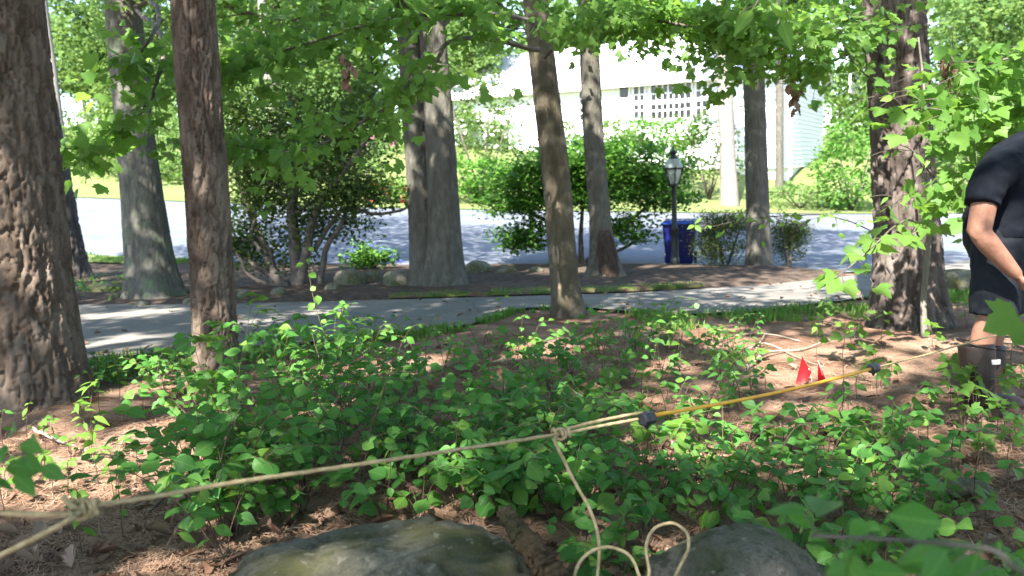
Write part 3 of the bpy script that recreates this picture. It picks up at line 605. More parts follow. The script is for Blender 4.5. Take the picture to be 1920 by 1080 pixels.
def window(x0, x1, z0, z1, cols, rows, onB=False, mid=True):
    def bx(m_, a0, a1, c0, c1, e0, e1):
        m_.box((-e1 if False else a0, -e1, c0), (a1, -e0, c1)) if not onB else m_.box((e0, a0, c0), (e1, a1, c1))
    fr = MB(); t = .09
    bx(fr, x0-t, x0, z0-t, z1+t, .03, .13); bx(fr, x1, x1+t, z0-t, z1+t, .03, .13); bx(fr, x0, x1, z1, z1+t, .032, .128); bx(fr, x0-.03, x1+.03, z0-t, z0, .034, .16)
    wdw = fr.obj('window', 'white', house, False)
    bk = MB(); bx(bk, x0+.001, x1-.001, z0+.001, z1-.001, .03, .056); bk.obj('window_interior', 'shade_cloth', wdw, False)
    mw = .075; cw = (x1-x0)/cols; rh = (z1-z0)/rows
    for i in range(cols):
        for j in range(rows):
            q = MB(); bx(q, x0+i*cw+mw/2+.002, x0+(i+1)*cw-mw/2-.002, z0+j*rh+mw/2+.002, z0+(j+1)*rh-mw/2-.002, .06, .07); q.obj('pane', 'pane', wdw, False)
    mt = MB()
    for i in range(1, cols): bx(mt, x0+i*cw-mw/2, x0+i*cw+mw/2, z0, z1, .057, .095)
    for j in range(1, rows):
        hh = mw*(2.6 if (mid and j == rows//2) else 1)/2; bx(mt, x0, x1, z0+j*rh-hh, z0+j*rh+hh, .058, .10 if hh > mw*.6 else .092)
    mt.obj('muntin', 'white', wdw, False); return wdw
for (xa, xb, ya, yb, cols, rows, mid) in ((1190, 1209, 163, 222, 2, 4, True), (1222, 1297, 158, 222, 7, 4, True), (1307, 1327, 153, 218, 2, 4, True), (1163, 1180, 161, 184, 1, 1, False), (1088, 1112, 172, 225, 3, 4, True)):
    xm = (xa+xb)/2; x0 = wallA(xa, ya)[0]; x1 = wallA(xb, ya)[0]; z1 = wallA(xm, ya)[1]; z0 = wallA(xm, yb)[1]
    window(x0, x1, z0, z1, cols, rows, False, mid)
y0, zt = wallB(1592, 135); y1, _ = wallB(1612, 135); zb = wallB(1600, 176)[1]
window(y0, y1, zb, zt, 2, 2, True)

# ------------------------------------------------------------------ shrubs
def shrub(name, label, base, cat, blobs, stems, m, leaf, seed, d=None, upb=.6, per=26, stemm='twig', flat=.6, cl=.14, wid=.36, group=None):
    """blobs: (px,py,rx_px,ry_px,n_clumps,depth offset); stems: pixel polylines with start/end radius px"""
    b = G(*base); b[2] = GZ(b[0], b[1]) if b[1] < 9 else float(hgt(b[0], b[1])); D = d or proj(b)[2]
    r_ = empty(name, b, label, cat, group); ps = []
    for i, (px, py, rx, ry, n, dd) in enumerate(blobs):
        c = P(px, py, D+dd); ps.append(clumps(c, np.array([rx*D/F, rx*D/F*.75, ry*D/F]), n, per, cl, seed+i, .25, flat))
    p = np.concatenate(ps); ok = p[:, 2] > hgt(p[:, 0], p[:, 1])+.05; v, f, rr = leafcloud(p[ok], leaf, upb, seed, wid)
    if ok.any(): q = link('foliage', newmesh('foliage', v-b, f, m, False, rr), r_); q['kind'] = 'stuff'
    for path, r0, r1, dd in stems:
        pts = [P(x, y, D+dd*j/(len(path)-1)) for j, (x, y) in enumerate(path)]
        n = 5*len(path); sp = spline(pts, n); sp += fbm(sp*5, 2)[:, None]*.05; MB().tube(sp, np.linspace(r0, r1, n)*D/F, 7, b).obj('stem', stemm, r_)
    return r_, b, D
# twisted evergreen between pine and double oak
yew, yb, yD = shrub('yew_shrub', 'tall twisted evergreen shrub with bare crooked stems at the driveway edge', (545, 548), 'shrub',
    [(560, 330, 110, 90, 110, 0), (470, 300, 60, 110, 80, .3), (640, 350, 80, 60, 70, -.3), (520, 200, 90, 60, 80, .4), (690, 270, 60, 60, 45, 0), (450, 430, 40, 50, 40, .3), (700, 360, 60, 30, 40, -.2), (600, 250, 90, 50, 60, .2), (440, 220, 40, 60, 40, .3), (560, 420, 90, 40, 40, .2), (660, 200, 60, 50, 36, .2), (470, 470, 50, 40, 36, .3), (550, 480, 60, 36, 26, .4), (500, 330, 90, 70, 60, .5), (600, 300, 100, 60, 60, .5), (640, 420, 60, 40, 30, .3)],
    [([(560, 545), (553, 470), (548, 380), (560, 280), (545, 180)], 15, 5, .1), ([(560, 545), (575, 470), (592, 400), (640, 330), (690, 260)], 11, 3, -.3), ([(530, 545), (500, 480), (470, 400), (445, 330), (430, 260)], 8, 3, .3),
     ([(545, 540), (480, 500), (420, 440), (380, 380)], 7, 2, .4), ([(590, 470), (620, 420), (650, 390), (700, 400), (750, 395), (768, 385)], 5, 2, -.4), ([(600, 545), (610, 470), (640, 420), (660, 360)], 7, 3, -.1), ([(510, 545), (505, 470), (455, 450), (425, 460)], 6, 2, .2),
     ([(560, 330), (580, 290), (590, 265), (575, 250)], 3, 1.5, -.5), ([(640, 340), (650, 300), (680, 290), (690, 270)], 3, 1.2, -.5), ([(555, 400), (600, 370), (640, 362)], 4, 2, -.2), ([(548, 380), (500, 340), (460, 330)], 4, 2, .2), ([(490, 470), (470, 440), (480, 400), (470, 370)], 4, 1.5, 0), ([(540, 540), (470, 520), (440, 470), (400, 450)], 5, 2, 0)],
    'evergreen', .07, 500, per=28, cl=.15)
shrub('maple_shrub', 'wide bright green shrub with layered foliage beside the road', (1090, 496), 'shrub',
    [(1000, 330, 100, 30, 70, -.4), (1180, 310, 120, 35, 90, -.2), (1100, 290, 130, 30, 90, 0), (960, 380, 55, 22, 40, -.5), (1230, 370, 70, 25, 46, -.3), (1060, 370, 120, 30, 80, -.2), (1000, 440, 50, 35, 36, -.3), (1180, 430, 55, 30, 36, -.3), (1130, 350, 130, 30, 80, .3), (1050, 330, 110, 30, 60, .2), (1240, 330, 60, 30, 40, .2), (960, 450, 24, 20, 12, -.5)],
    [([(1085, 496), (1060, 440), (1000, 400), (950, 380)], 5, 2, -.3), ([(1090, 496), (1090, 420), (1100, 340)], 6, 2, 0), ([(1095, 496), (1150, 440), (1210, 390), (1250, 360)], 5, 2, -.2), ([(1080, 496), (1030, 455), (985, 450)], 4, 2, -.2), ([(1100, 496), (1170, 465), (1205, 440)], 4, 2, -.2)],
    'shrub_leaf', .11, 540, per=36, cl=.19, flat=.35, upb=.8)
for (lab, base, bl, st, sd) in (('rounded yellow green juniper bush between the blue cart and the grey trunk', (1360, 503), [(1352, 455, 54, 42, 60, 0), (1340, 418, 42, 18, 46, -.1), (1385, 415, 34, 18, 30, .3), (1330, 470, 30, 26, 20, -.1)], [([(1358, 503), (1345, 450), (1330, 420)], 3, 1, 0), ([(1362, 503), (1380, 450), (1390, 420)], 3, 1, 0)], 560),
                               ('dark upright juniper bush on the mulch beside the grey trunk', (1482, 503), [(1478, 455, 26, 40, 46, .2), (1495, 430, 20, 25, 22, .2), (1465, 430, 18, 25, 18, .3)], [([(1480, 503), (1485, 450), (1510, 415)], 3, 1, .1), ([(1476, 503), (1470, 450), (1462, 415)], 3, 1, .1)], 570)):
    shrub('juniper_bush', lab, base, 'bush', bl, st, 'juniper', .055, sd, per=60, cl=.11, wid=.2)
shrub('flowering_plant', 'low leafy plant with violet blue flowers behind the row of stones', (695, 512), 'plant', [(690, 478, 40, 18, 30, 0), (670, 490, 28, 12, 16, 0), (725, 480, 25, 10, 12, 0)], [([(695, 512), (690, 490), (680, 470)], 2, 1, 0), ([(697, 512), (710, 490), (725, 478)], 2, 1, 0)], 'shrub_leaf', .10, 580, per=22, cl=.10, upb=.75)
fp = bpy.data.objects['flowering_plant']; D = proj(np.array(fp.location))[2]
pp = np.concatenate([clumps(P(x, y, D-.25), np.array([.12, .08, .05]), 4, 9, .03, 585+x, .2) for x, y in ((662, 468), (735, 480), (745, 490), (700, 462), (655, 480), (720, 468))]); v, f, rr = leafcloud(pp, .035, .4, 3, .45)
link('flower', newmesh('flower', v-np.array(fp.location), f, 'blue', False, rr), fp)
# garden planting across the road
def far_shrub(label, px, py, D, rx, rz_, n, m, leaf, seed, name='garden_shrub', per=24, flower=None, group='shrubs across the road'):
    c = P(px, py, D); gz = float(hgt(c[0], c[1])); r_ = empty(name, (c[0], c[1], gz), label, 'shrub', group); off = np.array(r_.location)
    p = clumps(c, np.array([rx, rx*.8, rz_]), n, per, .2, seed, .4); p = p[p[:, 2] > gz+.03]
    v, f, rr = leafcloud(p, leaf, .5, seed, .38); q = link('foliage', newmesh('foliage', v-off, f, m, False, rr), r_); q['kind'] = 'stuff'
    mb = MB()
    for k in range(5):
        a = k*1.26; mb.tube([off, (off+c)/2+[math.cos(a)*rx*.25, math.sin(a)*rx*.25, 0], c+np.array([math.cos(a)*rx*.6, math.sin(a)*rx*.5, rz_*.3])], [.05, .035, .015], 5, off)
    mb.obj('stem', 'twig', r_)
    if flower:
        p2 = clumps(c-[0, .3, -.1], np.array([rx, rx*.7, rz_])*1.02, 12, 9, .12, seed+3, .9); v, f, rr = leafcloud(p2, .14, .3, seed, .5); link('flower', newmesh('flower', v-off, f, flower, False, rr), r_)
    return r_
far_shrub('feathery dark green shrub behind the double oak across the road', 900, 240, 33, 2.2, 2.6, 90, 'evergreen', .16, 601)
far_shrub('rounded leafy green shrub on the far road edge behind the double oak', 895, 330, 32, 1.5, .9, 60, 'shrub_leaf', .18, 602)
far_shrub('broad light green shrub under the white house windows', 1130, 265, 35, 2.4, 1.0, 80, 'far_leaf', .17, 603)
far_shrub('dense green shrub under the white house windows', 1240, 255, 35.5, 2.2, .9, 80, 'shrub_leaf', .17, 604)
far_shrub('loose olive shrub beside the pale sunlit trunk', 1330, 280, 34, 1.5, 1.5, 60, 'evergreen', .15, 605)
far_shrub('arching bright green shrub behind the thick rough trunk', 1600, 310, 32, 1.7, 2.0, 110, 'shrub_leaf', .17, 606)
far_shrub('low green shrub on the lawn near the arching shrub', 1500, 365, 32.5, 1.6, .5, 50, 'far_leaf', .14, 607)
far_shrub('spreading shrub with pink blossom behind the twisted evergreen', 660, 290, 33, 2.0, .9, 60, 'far_leaf', .17, 608, flower='pink')
far_shrub('low red flowering bush across the road beside the double oak', 735, 362, 32, .9, .5, 26, 'shrub_leaf', .14, 609, flower='redflower')
far_shrub('yellow green bush on the far lawn beside the grey oak', 300, 250, 38, 2.2, 1.6, 70, 'far_leaf', .2, 610)
far_shrub('large leafy bush across the road beyond the twisted evergreen', 520, 240, 36, 3.0, 2.4, 110, 'far_leaf', .2, 611)
far_shrub('bushy green mass across the road behind the person', 1850, 300, 33, 3.2, 2.4, 130, 'far_leaf', .2, 612)
far_shrub('low bush at the far road edge behind the rotten tree', 1080, 300, 33, 2.0, .8, 60, 'shrub_leaf', .17, 613)
far_shrub('leafy bush at the back of the far lawn beside the massive pine', 150, 285, 39, 2.6, 1.6, 90, 'far_leaf', .2, 620)
far_shrub('rounded bush at the back of the far lawn behind the grey oak', 235, 300, 37, 1.9, 1.1, 70, 'far_leaf', .2, 621)
far_shrub('light green bush at the back of the far lawn beside the slim pine', 335, 310, 36, 2.0, 1.1, 70, 'far_leaf', .2, 622)
far_shrub('dense yellow green bush between the house corner and the rough trunk', 1720, 290, 36, 2.6, 1.8, 90, 'far_leaf', .2, 614)

# ------------------------------------------------------------------ lamp post and blue cart
lb = G(1266, 503); lb[2] = float(hgt(lb[0], lb[1]))+.06; lk = proj(lb)[2]/F
lamp = empty('lamp_post', lb, 'dark green lamp post with a glass lantern in the mulch bed', 'lamp post'); lamp.rotation_euler.y = R(-1.2)
Hp = 150*lk
MB().lathe([(.085, -.1), (.085, .12), (.07, .16), (.068, Hp*.30), (.062, Hp*.42), (.074, Hp*.44), (.074, Hp*.47), (.055, Hp*.49), (.05, Hp*.6), (.042, Hp*.96), (.05, Hp*.975), (.09, Hp*1.0)], 14).obj('post', 'lampmetal', lamp)
hb = Hp; r0 = 9*lk; r1 = 17*lk; hh = 28*lk
lan = MB().lathe([(r0*1.05, hb-.01), (r0*1.05, hb+.02)], 6).obj('lantern', 'lampmetal', lamp, False)
for k in range(6):
    a = math.pi/6+k*math.pi/3; a2 = a+math.pi/3; ca, sa = math.cos(a), math.sin(a)
    MB().tube([(r0*ca, r0*sa, hb), (r1*ca, r1*sa, hb+hh)], .011, 6).obj('bar', 'lampmetal', lan)
    i = .94; MB().add([(r0*i*ca, r0*i*sa, hb+.02), (r0*i*math.cos(a2), r0*i*math.sin(a2), hb+.02), (r1*i*math.cos(a2), r1*i*math.sin(a2), hb+hh), (r1*i*ca, r1*i*sa, hb+hh)], [(0, 1, 2, 3)]).obj('pane', 'lampglass', lan, False)
MB().lathe([(r1*1.12, hb+hh), (r1*1.14, hb+hh+.02), (r1*1.0, hb+hh+.03)], 6).obj('rim', 'lampmetal', lan, False)
MB().lathe([(r1*1.0, hb+hh+.03), (r1*.92, hb+hh+.09), (r1*.72, hb+hh+.16), (r1*.5, hb+hh+.20)], 12, cap=False).obj('dome', 'lampglass', lan)
MB().lathe([(r1*.52, hb+hh+.20), (r1*.52, hb+hh+.23), (r1*.3, hb+hh+.24), (r1*.28, hb+hh+.30), (r1*.48, hb+hh+.31), (r1*.40, hb+hh+.34), (r1*.12, hb+hh+.37), (r1*.08, hb+hh+.41), (.004, hb+hh+.46)], 12).obj('finial', 'lampmetal', lan)
for k in range(6):
    a = math.pi/6+k*math.pi/3; MB().ell((r1*1.13*math.cos(a), r1*1.13*math.sin(a), hb+hh+.03), (.018, .018, .022), 8, 5).obj('knob', 'lampmetal', lan)
MB().lathe([(.02, hb+.02), (.02, hb+.10), (.03, hb+.11), (.028, hb+.18), (.008, hb+.2)], 10).obj('bulb', 'lampglass', lan)
cb = G(1282, 500); cb[1] += .35; cb[2] = float(hgt(cb[0], cb[1]))+.018; ck = proj(cb)[2]/F
cart = empty('recycling_cart', cb, 'blue wheeled recycling cart with a flat lid behind the lamp post', 'cart', rz=R(-16))
Wd = 62*ck/2; Hc = 84*ck
m_ = MB(); b0, b1, dp0, dp1 = Wd*.78, Wd*.98, .25, .36
m_.add([(-b0, -dp0, .05), (b0, -dp0, .05), (b0, dp0, .05), (-b0, dp0, .05), (-b1, -dp1, Hc*.93), (b1, -dp1, Hc*.93), (b1, dp1, Hc*.93), (-b1, dp1, Hc*.93)], [(0, 3, 2, 1), (4, 5, 6, 7), (0, 1, 5, 4), (1, 2, 6, 5), (2, 3, 7, 6), (3, 0, 4, 7)])
body = m_.obj('body', 'blueplastic', cart, False); bv = body.modifiers.new('b', 'BEVEL'); bv.width = .03; bv.segments = 3
m_ = MB().box((-b1-.03, -dp1-.03, Hc*.90), (b1+.03, dp1+.03, Hc*.932)); o = m_.obj('rim', 'blueplastic', cart, False); bv = o.modifiers.new('b', 'BEVEL'); bv.width = .01; bv.segments = 2
m_ = MB().add([(-b1-.05, -dp1-.06, Hc*.935), (b1+.05, -dp1-.06, Hc*.935), (b1+.05, dp1+.04, Hc*.935), (-b1-.05, dp1+.04, Hc*.935), (-b1*.85, -dp1*.8, Hc*1.0), (b1*.85, -dp1*.8, Hc*1.0), (b1*.9, dp1, Hc*1.01), (-b1*.9, dp1, Hc*1.01)], [(0, 3, 2, 1), (4, 5, 6, 7), (0, 1, 5, 4), (1, 2, 6, 5), (2, 3, 7, 6), (3, 0, 4, 7)])
o = m_.obj('lid', 'bluelid', cart, False); bv = o.modifiers.new('b', 'BEVEL'); bv.width = .015; bv.segments = 2
MB().tube([(-b1*.8, dp1, Hc*.88), (-b1*.8, dp1+.12, Hc*.93), (b1*.8, dp1+.12, Hc*.93), (b1*.8, dp1, Hc*.88)], .018, 7).obj('handle', 'blueplastic', cart)
for sx in (-1, 1):
    MB().tube([(sx*(b0+.01), dp0+.02, .13), (sx*(b0+.06), dp0+.02, .13)], .13, 18).obj('wheel', 'black', cart, False)
MB().box((-.10, -dp1*.93-.02, Hc*.72), (.10, -dp1*.93+.03, Hc*.76)).obj('grab_bar', 'blueplastic', cart, False)

# ------------------------------------------------------------------ rocks
def rock(name, label, c, rad, m, seed, group=None, sub=48, rz=0, cat='rock', sq=.8, gz=None):
    n, k = sub, sub//2; th = np.arange(n)*2*np.pi/n; ph = np.linspace(0.001, np.pi-.001, k+1); PH, TH = np.meshgrid(ph, th, indexing='ij')
    d = np.stack([np.sin(PH)*np.cos(TH), np.sin(PH)*np.sin(TH), np.cos(PH)], -1)
    dd = np.sign(d)*np.abs(d)**sq
    r_ = 1+.42*fbm(d*1.3+seed, 2)+.11*fbm(d*5+seed*2, 3)+.045*fbm(d*16+seed, 4)-.05*np.clip(.05-np.abs(fbm(d*2.2+seed*3, 3)), 0, 1)/.05
    V = dd*r_[..., None]*np.array(rad); i = np.arange(k)[:, None]*n; j = np.arange(n)[None]; j2 = (j+1) % n
    Fc = np.stack([i+j, i+n+j, i+n+j2, i+j2], -1).reshape(-1, 4)
    o = link(name, newmesh(name, V.reshape(-1, 3), Fc, m), None, c); o.rotation_euler.z = rz; return tag(o, label, cat, group)
c = P(720, 1020, 1.98); ZT = P(720, 984, 1.98)[2]; rock('boulder', 'large mossy boulder with a small sun fleck on its rounded top', (c[0], c[1]+.02, ZT-.40), (.45, .36, .37), 'rock_moss', 4, sub=110, rz=.3)
c = P(1385, 1030, 2.1); ZT = P(1385, 1012, 2.1)[2]; rock('boulder', 'grey lichen covered boulder beside the loose rope loops', (c[0], c[1]+.02, ZT-.27), (.27, .24, .25), 'rock', 9, sub=80, rz=.5)
c = G(1835, 955); rock('boulder', 'small grey green stone sunk in pine needles at the edge', (c[0], c[1]+.1, -.02), (.115, .10, .085), 'rock', 14, sub=56)
c = G(1900, 545)
rock('boulder', 'mossy green stone in the grass behind the person', (G(1800, 545)[0], G(1800, 545)[1], hgt(*G(1800, 545)[:2])+.0), (.30, .28, .26), 'rock_moss', 19, sub=40)
for k, (px, py, rx, rz_, m, lab) in enumerate(((655, 545, 30, 26, 'rock', 'pale flat stone in the row beyond the driveway'), (690, 540, 24, 20, 'rock_moss', 'small dark stone next to the pale flat stone'), (745, 545, 34, 24, 'rock', 'broad grey stone beside the double oak'), (895, 520, 26, 20, 'rock', 'round tan stone beyond the double oak on the mossy edge'), (950, 524, 22, 16, 'rock_moss', 'dark mossy stone next to the round tan stone'),
        (1005, 522, 18, 13, 'rock_moss', 'small dark stone beside the peeling trunk'), (455, 568, 14, 16, 'rock', 'small pale stone at the driveway edge beside the slim pine'), (520, 562, 16, 14, 'rock', 'small stone at the foot of the twisted evergreen'), (620, 555, 18, 14, 'rock_moss', 'mossy stone under the twisted evergreen'), (260, 578, 14, 8, 'rock', 'flat little stone at the foot of the grey oak'), (350, 575, 12, 9, 'rock', 'tiny stone beside the roots of the grey oak'), (195, 555, 45, 16, 'rock_moss', 'long low stone among green plants beside the grey oak'))):
    q = G(px, py); D = proj(q)[2]/F; rock('stone', lab, (q[0], q[1]+.1, float(hgt(q[0], q[1]))+rz_*D*.5), (rx*D, rx*D*.8, rz_*D), m, 30+k, 'stones along the driveway edge', 28, k)

# ------------------------------------------------------------------ the person
def baked(name, mb, m, parent, voxel, smooth_n=4, wrinkle=0, ws=14.):
    t = link('tmp', newmesh(name, mb.v, mb.f, m))
    a = t.modifiers.new('r', 'REMESH'); a.mode = 'VOXEL'; a.voxel_size = voxel; a.use_smooth_shade = True
    b = t.modifiers.new('s', 'SMOOTH'); b.factor = .5; b.iterations = smooth_n
    dg = bpy.context.evaluated_depsgraph_get(); me = bpy.data.meshes.new_from_object(t.evaluated_get(dg)); me.name = name
    bpy.data.objects.remove(t)
    me.materials.clear(); me.materials.append(M[m])
    n = len(me.vertices); co = np.empty(n*3, np.float32); me.vertices.foreach_get('co', co); co = co.reshape(-1, 3)
    if wrinkle:
        no = np.empty(n*3, np.float32); me.vertices.foreach_get('normal', no); no = no.reshape(-1, 3)
        co = co + no*(fbm(co*[ws, ws, ws*1.6]+fbm(co*4, 2)[:, None]*3, 3)*wrinkle)[:, None]
    me.vertices.foreach_set('co', np.ascontiguousarray(co, np.float32).ravel()); me.polygons.foreach_set('use_smooth', np.ones(len(me.polygons), bool)); me.update()
    return link(name, me, parent)
DN, DM, DF = 3.98, 4.12, 4.28
pb_ = G(1836, 772); pb_[2] = GZ(pb_[0], pb_[1])
man = empty('person', pb_, 'person in navy tee, charcoal shorts and brown rubber boots bending over beside the rough trunk', 'person'); po = np.array(pb_)
def Q(x, y, d): return P(x, y, d)
bd = MB()
def limb(pts, rads, n=14, flat=(1, 1), upv=None, k=14):
    bd.tube(spline(pts, k), np.interp(np.linspace(0, 1, k), np.linspace(0, 1, len(rads)), rads), n, po, flat=flat, upv=upv)
limb([Q(1878, 470, DM), Q(1878, 420, DM), Q(1890, 365, DM), Q(1912, 310, DM), Q(1940, 278, DM)], [.13, .145, .135, .15, .11], 18, (1.2, .85), (0, 1, 0))
limb([Q(1935, 285, DM), Q(1965, 262, DM), Q(1985, 258, DM)], [.07, .058, .055], 12)
hc = Q(2012, 258, DM)-po
bd.ell(hc, (.098, .075, .115), 18, 12); bd.ell(hc+[.055, 0, -.05], (.055, .052, .06), 12, 8); bd.ell(hc+[.102, 0, -.01], (.018, .013, .024), 8, 6)
bd.ell(hc+[.09, 0, -.062], (.012, .022, .008), 8, 6)
for sy in (-1, 1): bd.ell(hc+[-.005, sy*.078, -.01], (.018, .008, .03), 8, 6)
limb([Q(1882, 318, DN+.06), Q(1855, 345, DN-.08), Q(1836, 430, DN-.14), Q(1832, 442, DN-.14)], [.062, .062, .054, .046])
limb([Q(1833, 430, DN-.14), Q(1852, 455, DN-.16), Q(1890, 498, DN-.16), Q(1908, 517, DN-.15)], [.046, .052, .038, .028])
hx = unit(Q(1925, 540, DN-.15)-Q(1905, 514, DN-.15)); w0 = Q(1907, 516, DN-.15)-po; side = np.array([0, 1., 0]); dn_ = np.cross(side, hx)
bd.tube([w0, w0+hx*.035, w0+hx*.075, w0+hx*.095], [.028, .038, .042, .034], 12, (0, 0, 0), flat=(1.05, .45), upv=(0, 1, 0))
for k, (o_, ln) in enumerate(((-.033, .030), (-.011, .035), (.011, .033), (.032, .026))):
    a = w0+hx*.085+side*o_; bd.tube([a, a+hx*ln+dn_*-.006, a+hx*ln*1.3+dn_*-.03, a+hx*ln*.9+dn_*-.05], [.0098, .0095, .0088, .0078], 8)
a = w0+hx*.03-side*.035; bd.tube([a, a+hx*.03-side*.018+dn_*-.012, a+hx*.06-side*.012+dn_*-.03], [.0125, .0115, .009], 8)
# the far arm reaches forward and down as well
limb([Q(1905, 318, DF+.02), Q(1915, 380, DF+.08), Q(1925, 440, DF+.06)], [.06, .056, .048]); limb([Q(1925, 436, DF+.06), Q(1945, 490, DF-.02), Q(1955, 520, DF-.1)], [.046, .046, .03])
w1 = Q(1955, 520, DF-.1)-po; bd.tube([w1, w1+hx*.05, w1+hx*.09], [.03, .04, .032], 12, (0, 0, 0), flat=(1.05, .45), upv=(0, 1, 0))
for k, o_ in enumerate((-.033, -.011, .011, .032)):
    a = w1+hx*.08+side*o_; bd.tube([a, a+hx*.034, a+hx*.045+dn_*-.028, a+hx*.03+dn_*-.05], [.0098, .0095, .0088, .0078], 8)
a = w1+hx*.03+side*.035; bd.tube([a, a+hx*.03+side*.018+dn_*-.012, a+hx*.06+side*.012+dn_*-.03], [.0125, .0115, .009], 8)
for (hp, kn, cf, an, dd) in (((1876, 455), (1862, 585), (1842, 640), (1838, 745), DN+.06), ((1886, 455), (1876, 585), (1858, 640), (1850, 745), DF)):
    limb([Q(*hp, dd), Q((hp[0]+kn[0])/2, (hp[1]+kn[1])/2, dd), Q(*kn, dd), Q(*cf, dd), Q(*an, dd)], [.098, .088, .060, .058, .042], 14)
body_o = baked('body', bd, 'skin', man, .0075, 3)
sh = MB()
def L2(mb, pts, rads, n=18, flat=(1, 1), upv=None, k=16):
    mb.tube(spline(pts, k), np.interp(np.linspace(0, 1, k), np.linspace(0, 1, len(rads)), rads), n, po, flat=flat, upv=upv)
L2(sh, [Q(1874, 452, DM), Q(1875, 410, DM), Q(1887, 360, DM), Q(1908, 312, DM), Q(1940, 282, DM), Q(1956, 271, DM)], [.165, .165, .158, .168, .13, .085], 22, (1.2, .92), (0, 1, 0))
L2(sh, [Q(1900, 310, DM-.08), Q(1872, 318, DN-.04), Q(1853, 348, DN-.10), Q(1842, 384, DN-.12)], [.10, .092, .084, .078], 18)
L2(sh, [Q(1915, 305, DM+.1), Q(1908, 330, DF+.04), Q(1914, 380, DF+.08)], [.10, .09, .078], 18)
baked('shirt', sh, 'shirt', man, .010, 2, .042, 8)
st = MB()
L2(st, [Q(1872, 425, DM), Q(1873, 450, DM), Q(1876, 480, DM)], [.162, .168, .15], 22, (1.15, .95), (0, 1, 0), 8)
for (hp, kn, dd, wx_) in (((1874, 455), (1864, 592), DN+.06, .118), ((1884, 455), (1876, 590), DF, .115)):
    L2(st, [Q(*hp, dd), Q((hp[0]+kn[0])/2, (hp[1]+kn[1])/2, dd), Q(*kn, dd)], [.125, .122, wx_], 18)
baked('shorts', st, 'shorts', man, .010, 2, .038, 8)
baked('hair', MB().ell(hc+[-.02, 0, .035], (.098, .082, .098), 18, 12), 'hair', man, .01, 2, .01, 40)
for sy in (-1, 1): MB().ell(hc+[.088, sy*.030, .012], (.010, .013, .009), 10, 6).obj('eye', 'eye', man)
for k, (tx_, ty_, bx_, by_, dd) in enumerate(((1830, 645, 1836, 748, DN+.06), (1852, 648, 1850, 748, DF))):
    top = Q(tx_, ty_, dd)-po; bot = Q(bx_, by_, dd)-po; gz = GZ(*(bot+po)[:2])-po[2]
    ank = np.array([bot[0], bot[1], gz+.085]); bm = MB()
    bm.tube(spline([top, (top*.55+ank*.45), ank, ank-[0, 0, .04]], 12), [.084]*3+[.082, .080, .078, .073, .07, .068, .068, .066, .06], 18)
    bm.tube(spline([ank+[-.055, 0, -.035], ank+[.03, 0, -.03], ank+[.11, 0, -.04], ank+[.185, 0, -.05], ank+[.215, 0, -.055]], 14), np.interp(np.linspace(0, 1, 14), [0, .1, .4, .75, .92, 1], [.045, .058, .056, .05, .042, .02]), 16, flat=(1.0, .9), upv=(0, 1, 0))
    bo = baked('boot', bm, 'boot', man, .0085, 3, .004, 20)
    tp = unit(top-ank); rimp = top + np.array([0, 0, .0]); MB().tube([rimp+np.array([math.cos(t)*.085, math.sin(t)*.085, -math.cos(t)*.02]) for t in np.linspace(0, 2*math.pi, 25)], .006, 6).obj('rim', 'boot', bo)
    sm = MB(); outl = [(-.07, -.032), (-.055, -.045), (.0, -.044), (.08, -.05), (.17, -.05), (.215, -.03), (.228, 0)]; outl = outl + [(x, -y) for x, y in outl[-2::-1]]
    n = len(outl); sm.add([(ank[0]+x, ank[1]+y, gz+.0) for x, y in outl]+[(ank[0]+x*1.01, ank[1]+y*1.05, gz+.03) for x, y in outl], [tuple(range(n-1, -1, -1)), tuple(range(n, 2*n))]+[(i, (i+1) % n, n+(i+1) % n, n+i) for i in range(n)])
    sm.obj('sole', 'bootsole', bo, False)
    if k == 0:
        c0 = Q(1849, 672, dd)-po; MB().add([c0+[x, -.0835+abs(x-.0)*.25+z_, z] for z_ in (0, .006) for x, z in ((-.026, -.012), (0, -.012), (.026, -.012), (.026, .012), (0, .012), (-.026, .012))], [(0, 1, 4, 5), (1, 2, 3, 4), (6, 11, 10, 7), (7, 10, 9, 8)]).obj('logo_patch', 'patch', bo, False)

# ------------------------------------------------------------------ rope, elastic cord, flags
def rd(px): return 1/(.74-.000285*(px-165))
def rp(px, py, dd=0): return P(px, py, rd(px)+dd)
RR = .0042
def rope_tube(mb, pts, rad=RR, off=None, step=.006):
    q = np.array(pts); n0 = max(30, int(np.linalg.norm(np.diff(q, axis=0), axis=1).sum()/step)); sp = spline(pts, n0)
    mb.tube(sp, rad, 9, off if off is not None else (0, 0, 0), twist=.75, lobes=3, lob=.16)
rb = rp(1045, 815); rope = empty('rope', rb, 'tan hemp rope stretched across the clearing with knots and a loose tail', 'rope')
m_ = MB(); rope_tube(m_, [rp(165, 950), rp(300, 929), rp(450, 903), rp(650, 874), rp(850, 844), rp(1040, 815), rp(1120, 800), rp(1196, 786)], RR, rb)
rope_tube(m_, [rp(1050, 808), rp(1110, 792, .01), rp(1190, 776, .02), rp(1208, 775, .02)], RR, rb)
m_.obj('line', 'rope', rope)
m_ = MB(); rope_tube(m_, [rp(152, 955), P(0, 1042, 1.30), np.array([-2.03, 1.5, .10])], RR*1.1, rb); m_.obj('strand', 'rope', rope)
m_ = MB(); rope_tube(m_, [rp(165, 952), P(0, 962, 1.32), np.array([-2.03, 1.5, .74])], RR, rb); m_.obj('strand', 'rope', rope)
K1 = rp(160, 952); K2 = rp(1052, 812)
